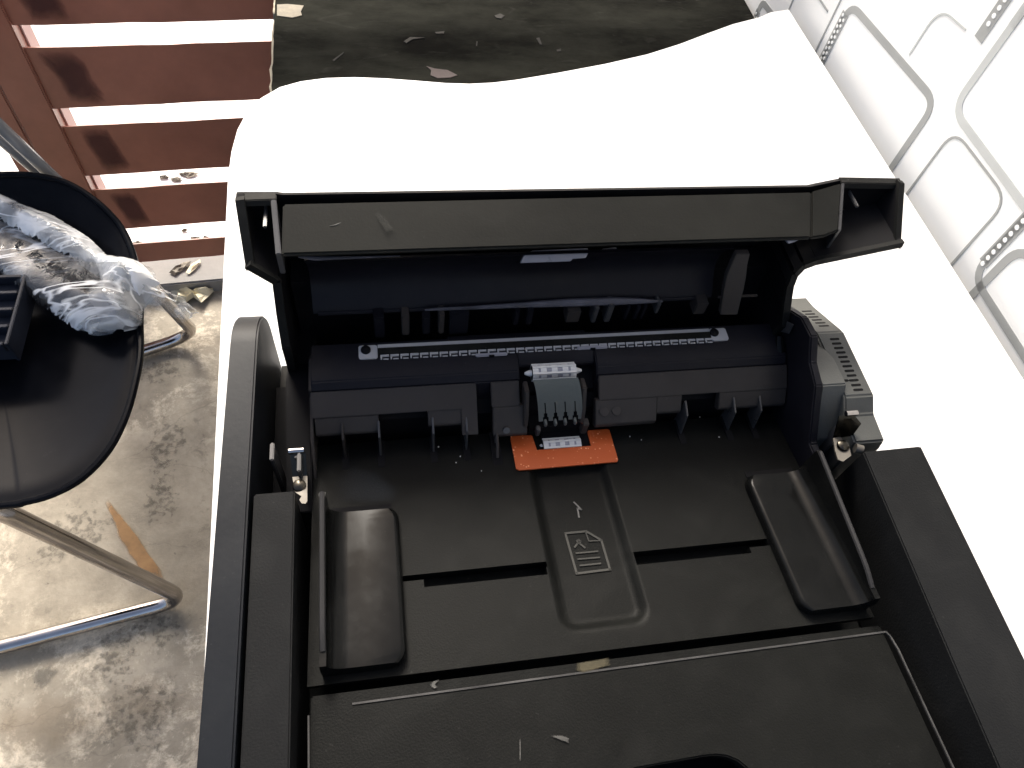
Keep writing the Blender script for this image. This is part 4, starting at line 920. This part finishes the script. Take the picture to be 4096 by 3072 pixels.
litter('paper_scrap', 'paper', [(-0.4312, 1.0551, 0.0040), (-0.4098, 1.0622, 0.0040), (-0.3916, 1.0519, 0.0040), (-0.3770, 1.0538, 0.0040), (-0.3549, 1.0636, 0.0040), (-0.3491, 1.0525, 0.0040), (-0.3560, 1.0380, 0.0040), (-0.3701, 1.0175, 0.0040), (-0.3863, 1.0356, 0.0040), (-0.4013, 1.0231, 0.0040), (-0.4235, 1.0269, 0.0040)], 'torn cream paper scrap on the floor before the gate step', 'paper', .02, seed=2)
litter('dry_leaf', 'leaf', [(-0.4327, 1.0809, 0.0355), (-0.4221, 1.0967, 0.0355), (-0.4061, 1.1084, 0.0355), (-0.3914, 1.1092, 0.0355), (-0.3965, 1.0943, 0.0355), (-0.4110, 1.0826, 0.0355), (-0.4198, 1.0722, 0.0355)], 'curled grey dry leaf on the gate step', 'leaf', .006, seed=4)
litter('yellow_leaf', 'paper', [(-0.3986, 1.0794, 0.0355), (-0.3905, 1.0995, 0.0355), (-0.3744, 1.1141, 0.0355), (-0.3708, 1.1056, 0.0355), (-0.3821, 1.0868, 0.0355), (-0.3919, 1.0764, 0.0355)], 'pale yellow leaf beside the dry leaf on the gate step', 'leaf', .006, seed=5)
for k, (p, r, lb) in enumerate((((-0.4873, 1.4077, 0.0000), .010, 'small dark leaf crumb seen through the third gap of the gate'), ((-0.4574, 1.3988, 0.0000), .016, 'larger dark leaf seen through the third gap of the gate'), ((-0.4340, 1.4195, 0.0000), .018, 'dark leaf under the slat edge in the third gap of the gate'),
                  ((-0.4038, 1.2132, 0.0000), .012, 'dark leaf litter in the fourth gap near the table'), ((-0.3804, 1.2139, 0.0000), .009, 'small dark crumb in the fourth gap closest to the table'), ((-0.4268, 1.2381, 0.0000), .008, 'grey crumb high in the fourth gap of the gate'), ((-0.5182, 1.2025, 0.0000), .012, 'brown crumb in the fourth gap by the chair'))):
    rnd = random.Random(k+20); pts = [(p[0]+r*cos(a)*rnd.uniform(.4, 1.3), p[1]+r*.6*sin(a)*rnd.uniform(.4, 1.3), -.004) for a in [i*2*pi/8 for i in range(8)]]
    litter('leaf_crumb', 'leaf', pts, lb, 'leaf', .006, seed=k, group='leaf crumbs outside the gate')
# rust streak on the floor (a stain lying on the concrete)
rs = [(-0.5014, 0.5965, 0.0005), (-0.4963, 0.6031, 0.0005), (-0.4817, 0.5853, 0.0005), (-0.4599, 0.5578, 0.0005), (-0.4314, 0.5211, 0.0005), (-0.4073, 0.4835, 0.0005), (-0.3808, 0.4485, 0.0005), (-0.3742, 0.4289, 0.0005), (-0.3900, 0.4327, 0.0005), (-0.4196, 0.4547, 0.0005), (-0.4430, 0.4871, 0.0005), (-0.4675, 0.5246, 0.0005), (-0.4825, 0.5623, 0.0005)]
bm = bmesh.new(); bm.faces.new([bm.verts.new((p[0], p[1], .004)) for p in rs]); 
bm.free(); o = patch('rust_stain', 'rust', fl, [(p[0], p[1], .002) for p in rs])
bpy.context.view_layer.update()
M['damp'] = fuzzy('dark_floor_stain', (.16, .15, .13), 50, .2, .9, 1.0, .45); M['speck'] = fuzzy('pitted_concrete_specks', (.10, .092, .078), 75, .90, 1.14, 1.9, .42)
M['brown'] = fuzzy('brown_floor_stain', (.26, .19, .12), 30, .3, 1.0, 1.2, .22)
def blot(mat, c, rx, ry, seed):
    rnd = random.Random(seed)
    patch('floor_stain', mat, fl, [(c[0]+rx*cos(a)*rnd.uniform(.7, 1.25), c[1]+ry*sin(a)*rnd.uniform(.7, 1.25), .0012) for a in [i*2*pi/14 for i in range(14)]], (0, 0, 0))
blot('damp', (-0.5409, 0.3096, 0.0000), .022, .020, 1); blot('speck', (-0.3905, 0.3660, 0.0000), .07, .07, 2); blot('speck', (-0.4414, 0.3294, 0.0000), .06, .10, 3)
blot('speck', (-0.4363, 0.8644, 0.0000), .10, .05, 4); blot('speck', (-0.4088, 0.6869, 0.0000), .06, .12, 5); blot('brown', (-0.3988, 0.2478, 0.0000), .09, .05, 6)
blot('brown', (-0.5234, 0.2457, 0.0000), .10, .05, 9); blot('speck', (-0.3979, 0.2406, -0.0000), .10, .09, 10); blot('speck', (-0.5352, 0.5315, 0.0000), .10, .10, 11); blot('speck', (-0.4068, 0.5881, 0.0000), .06, .10, 12)
bpy.context.view_layer.update()
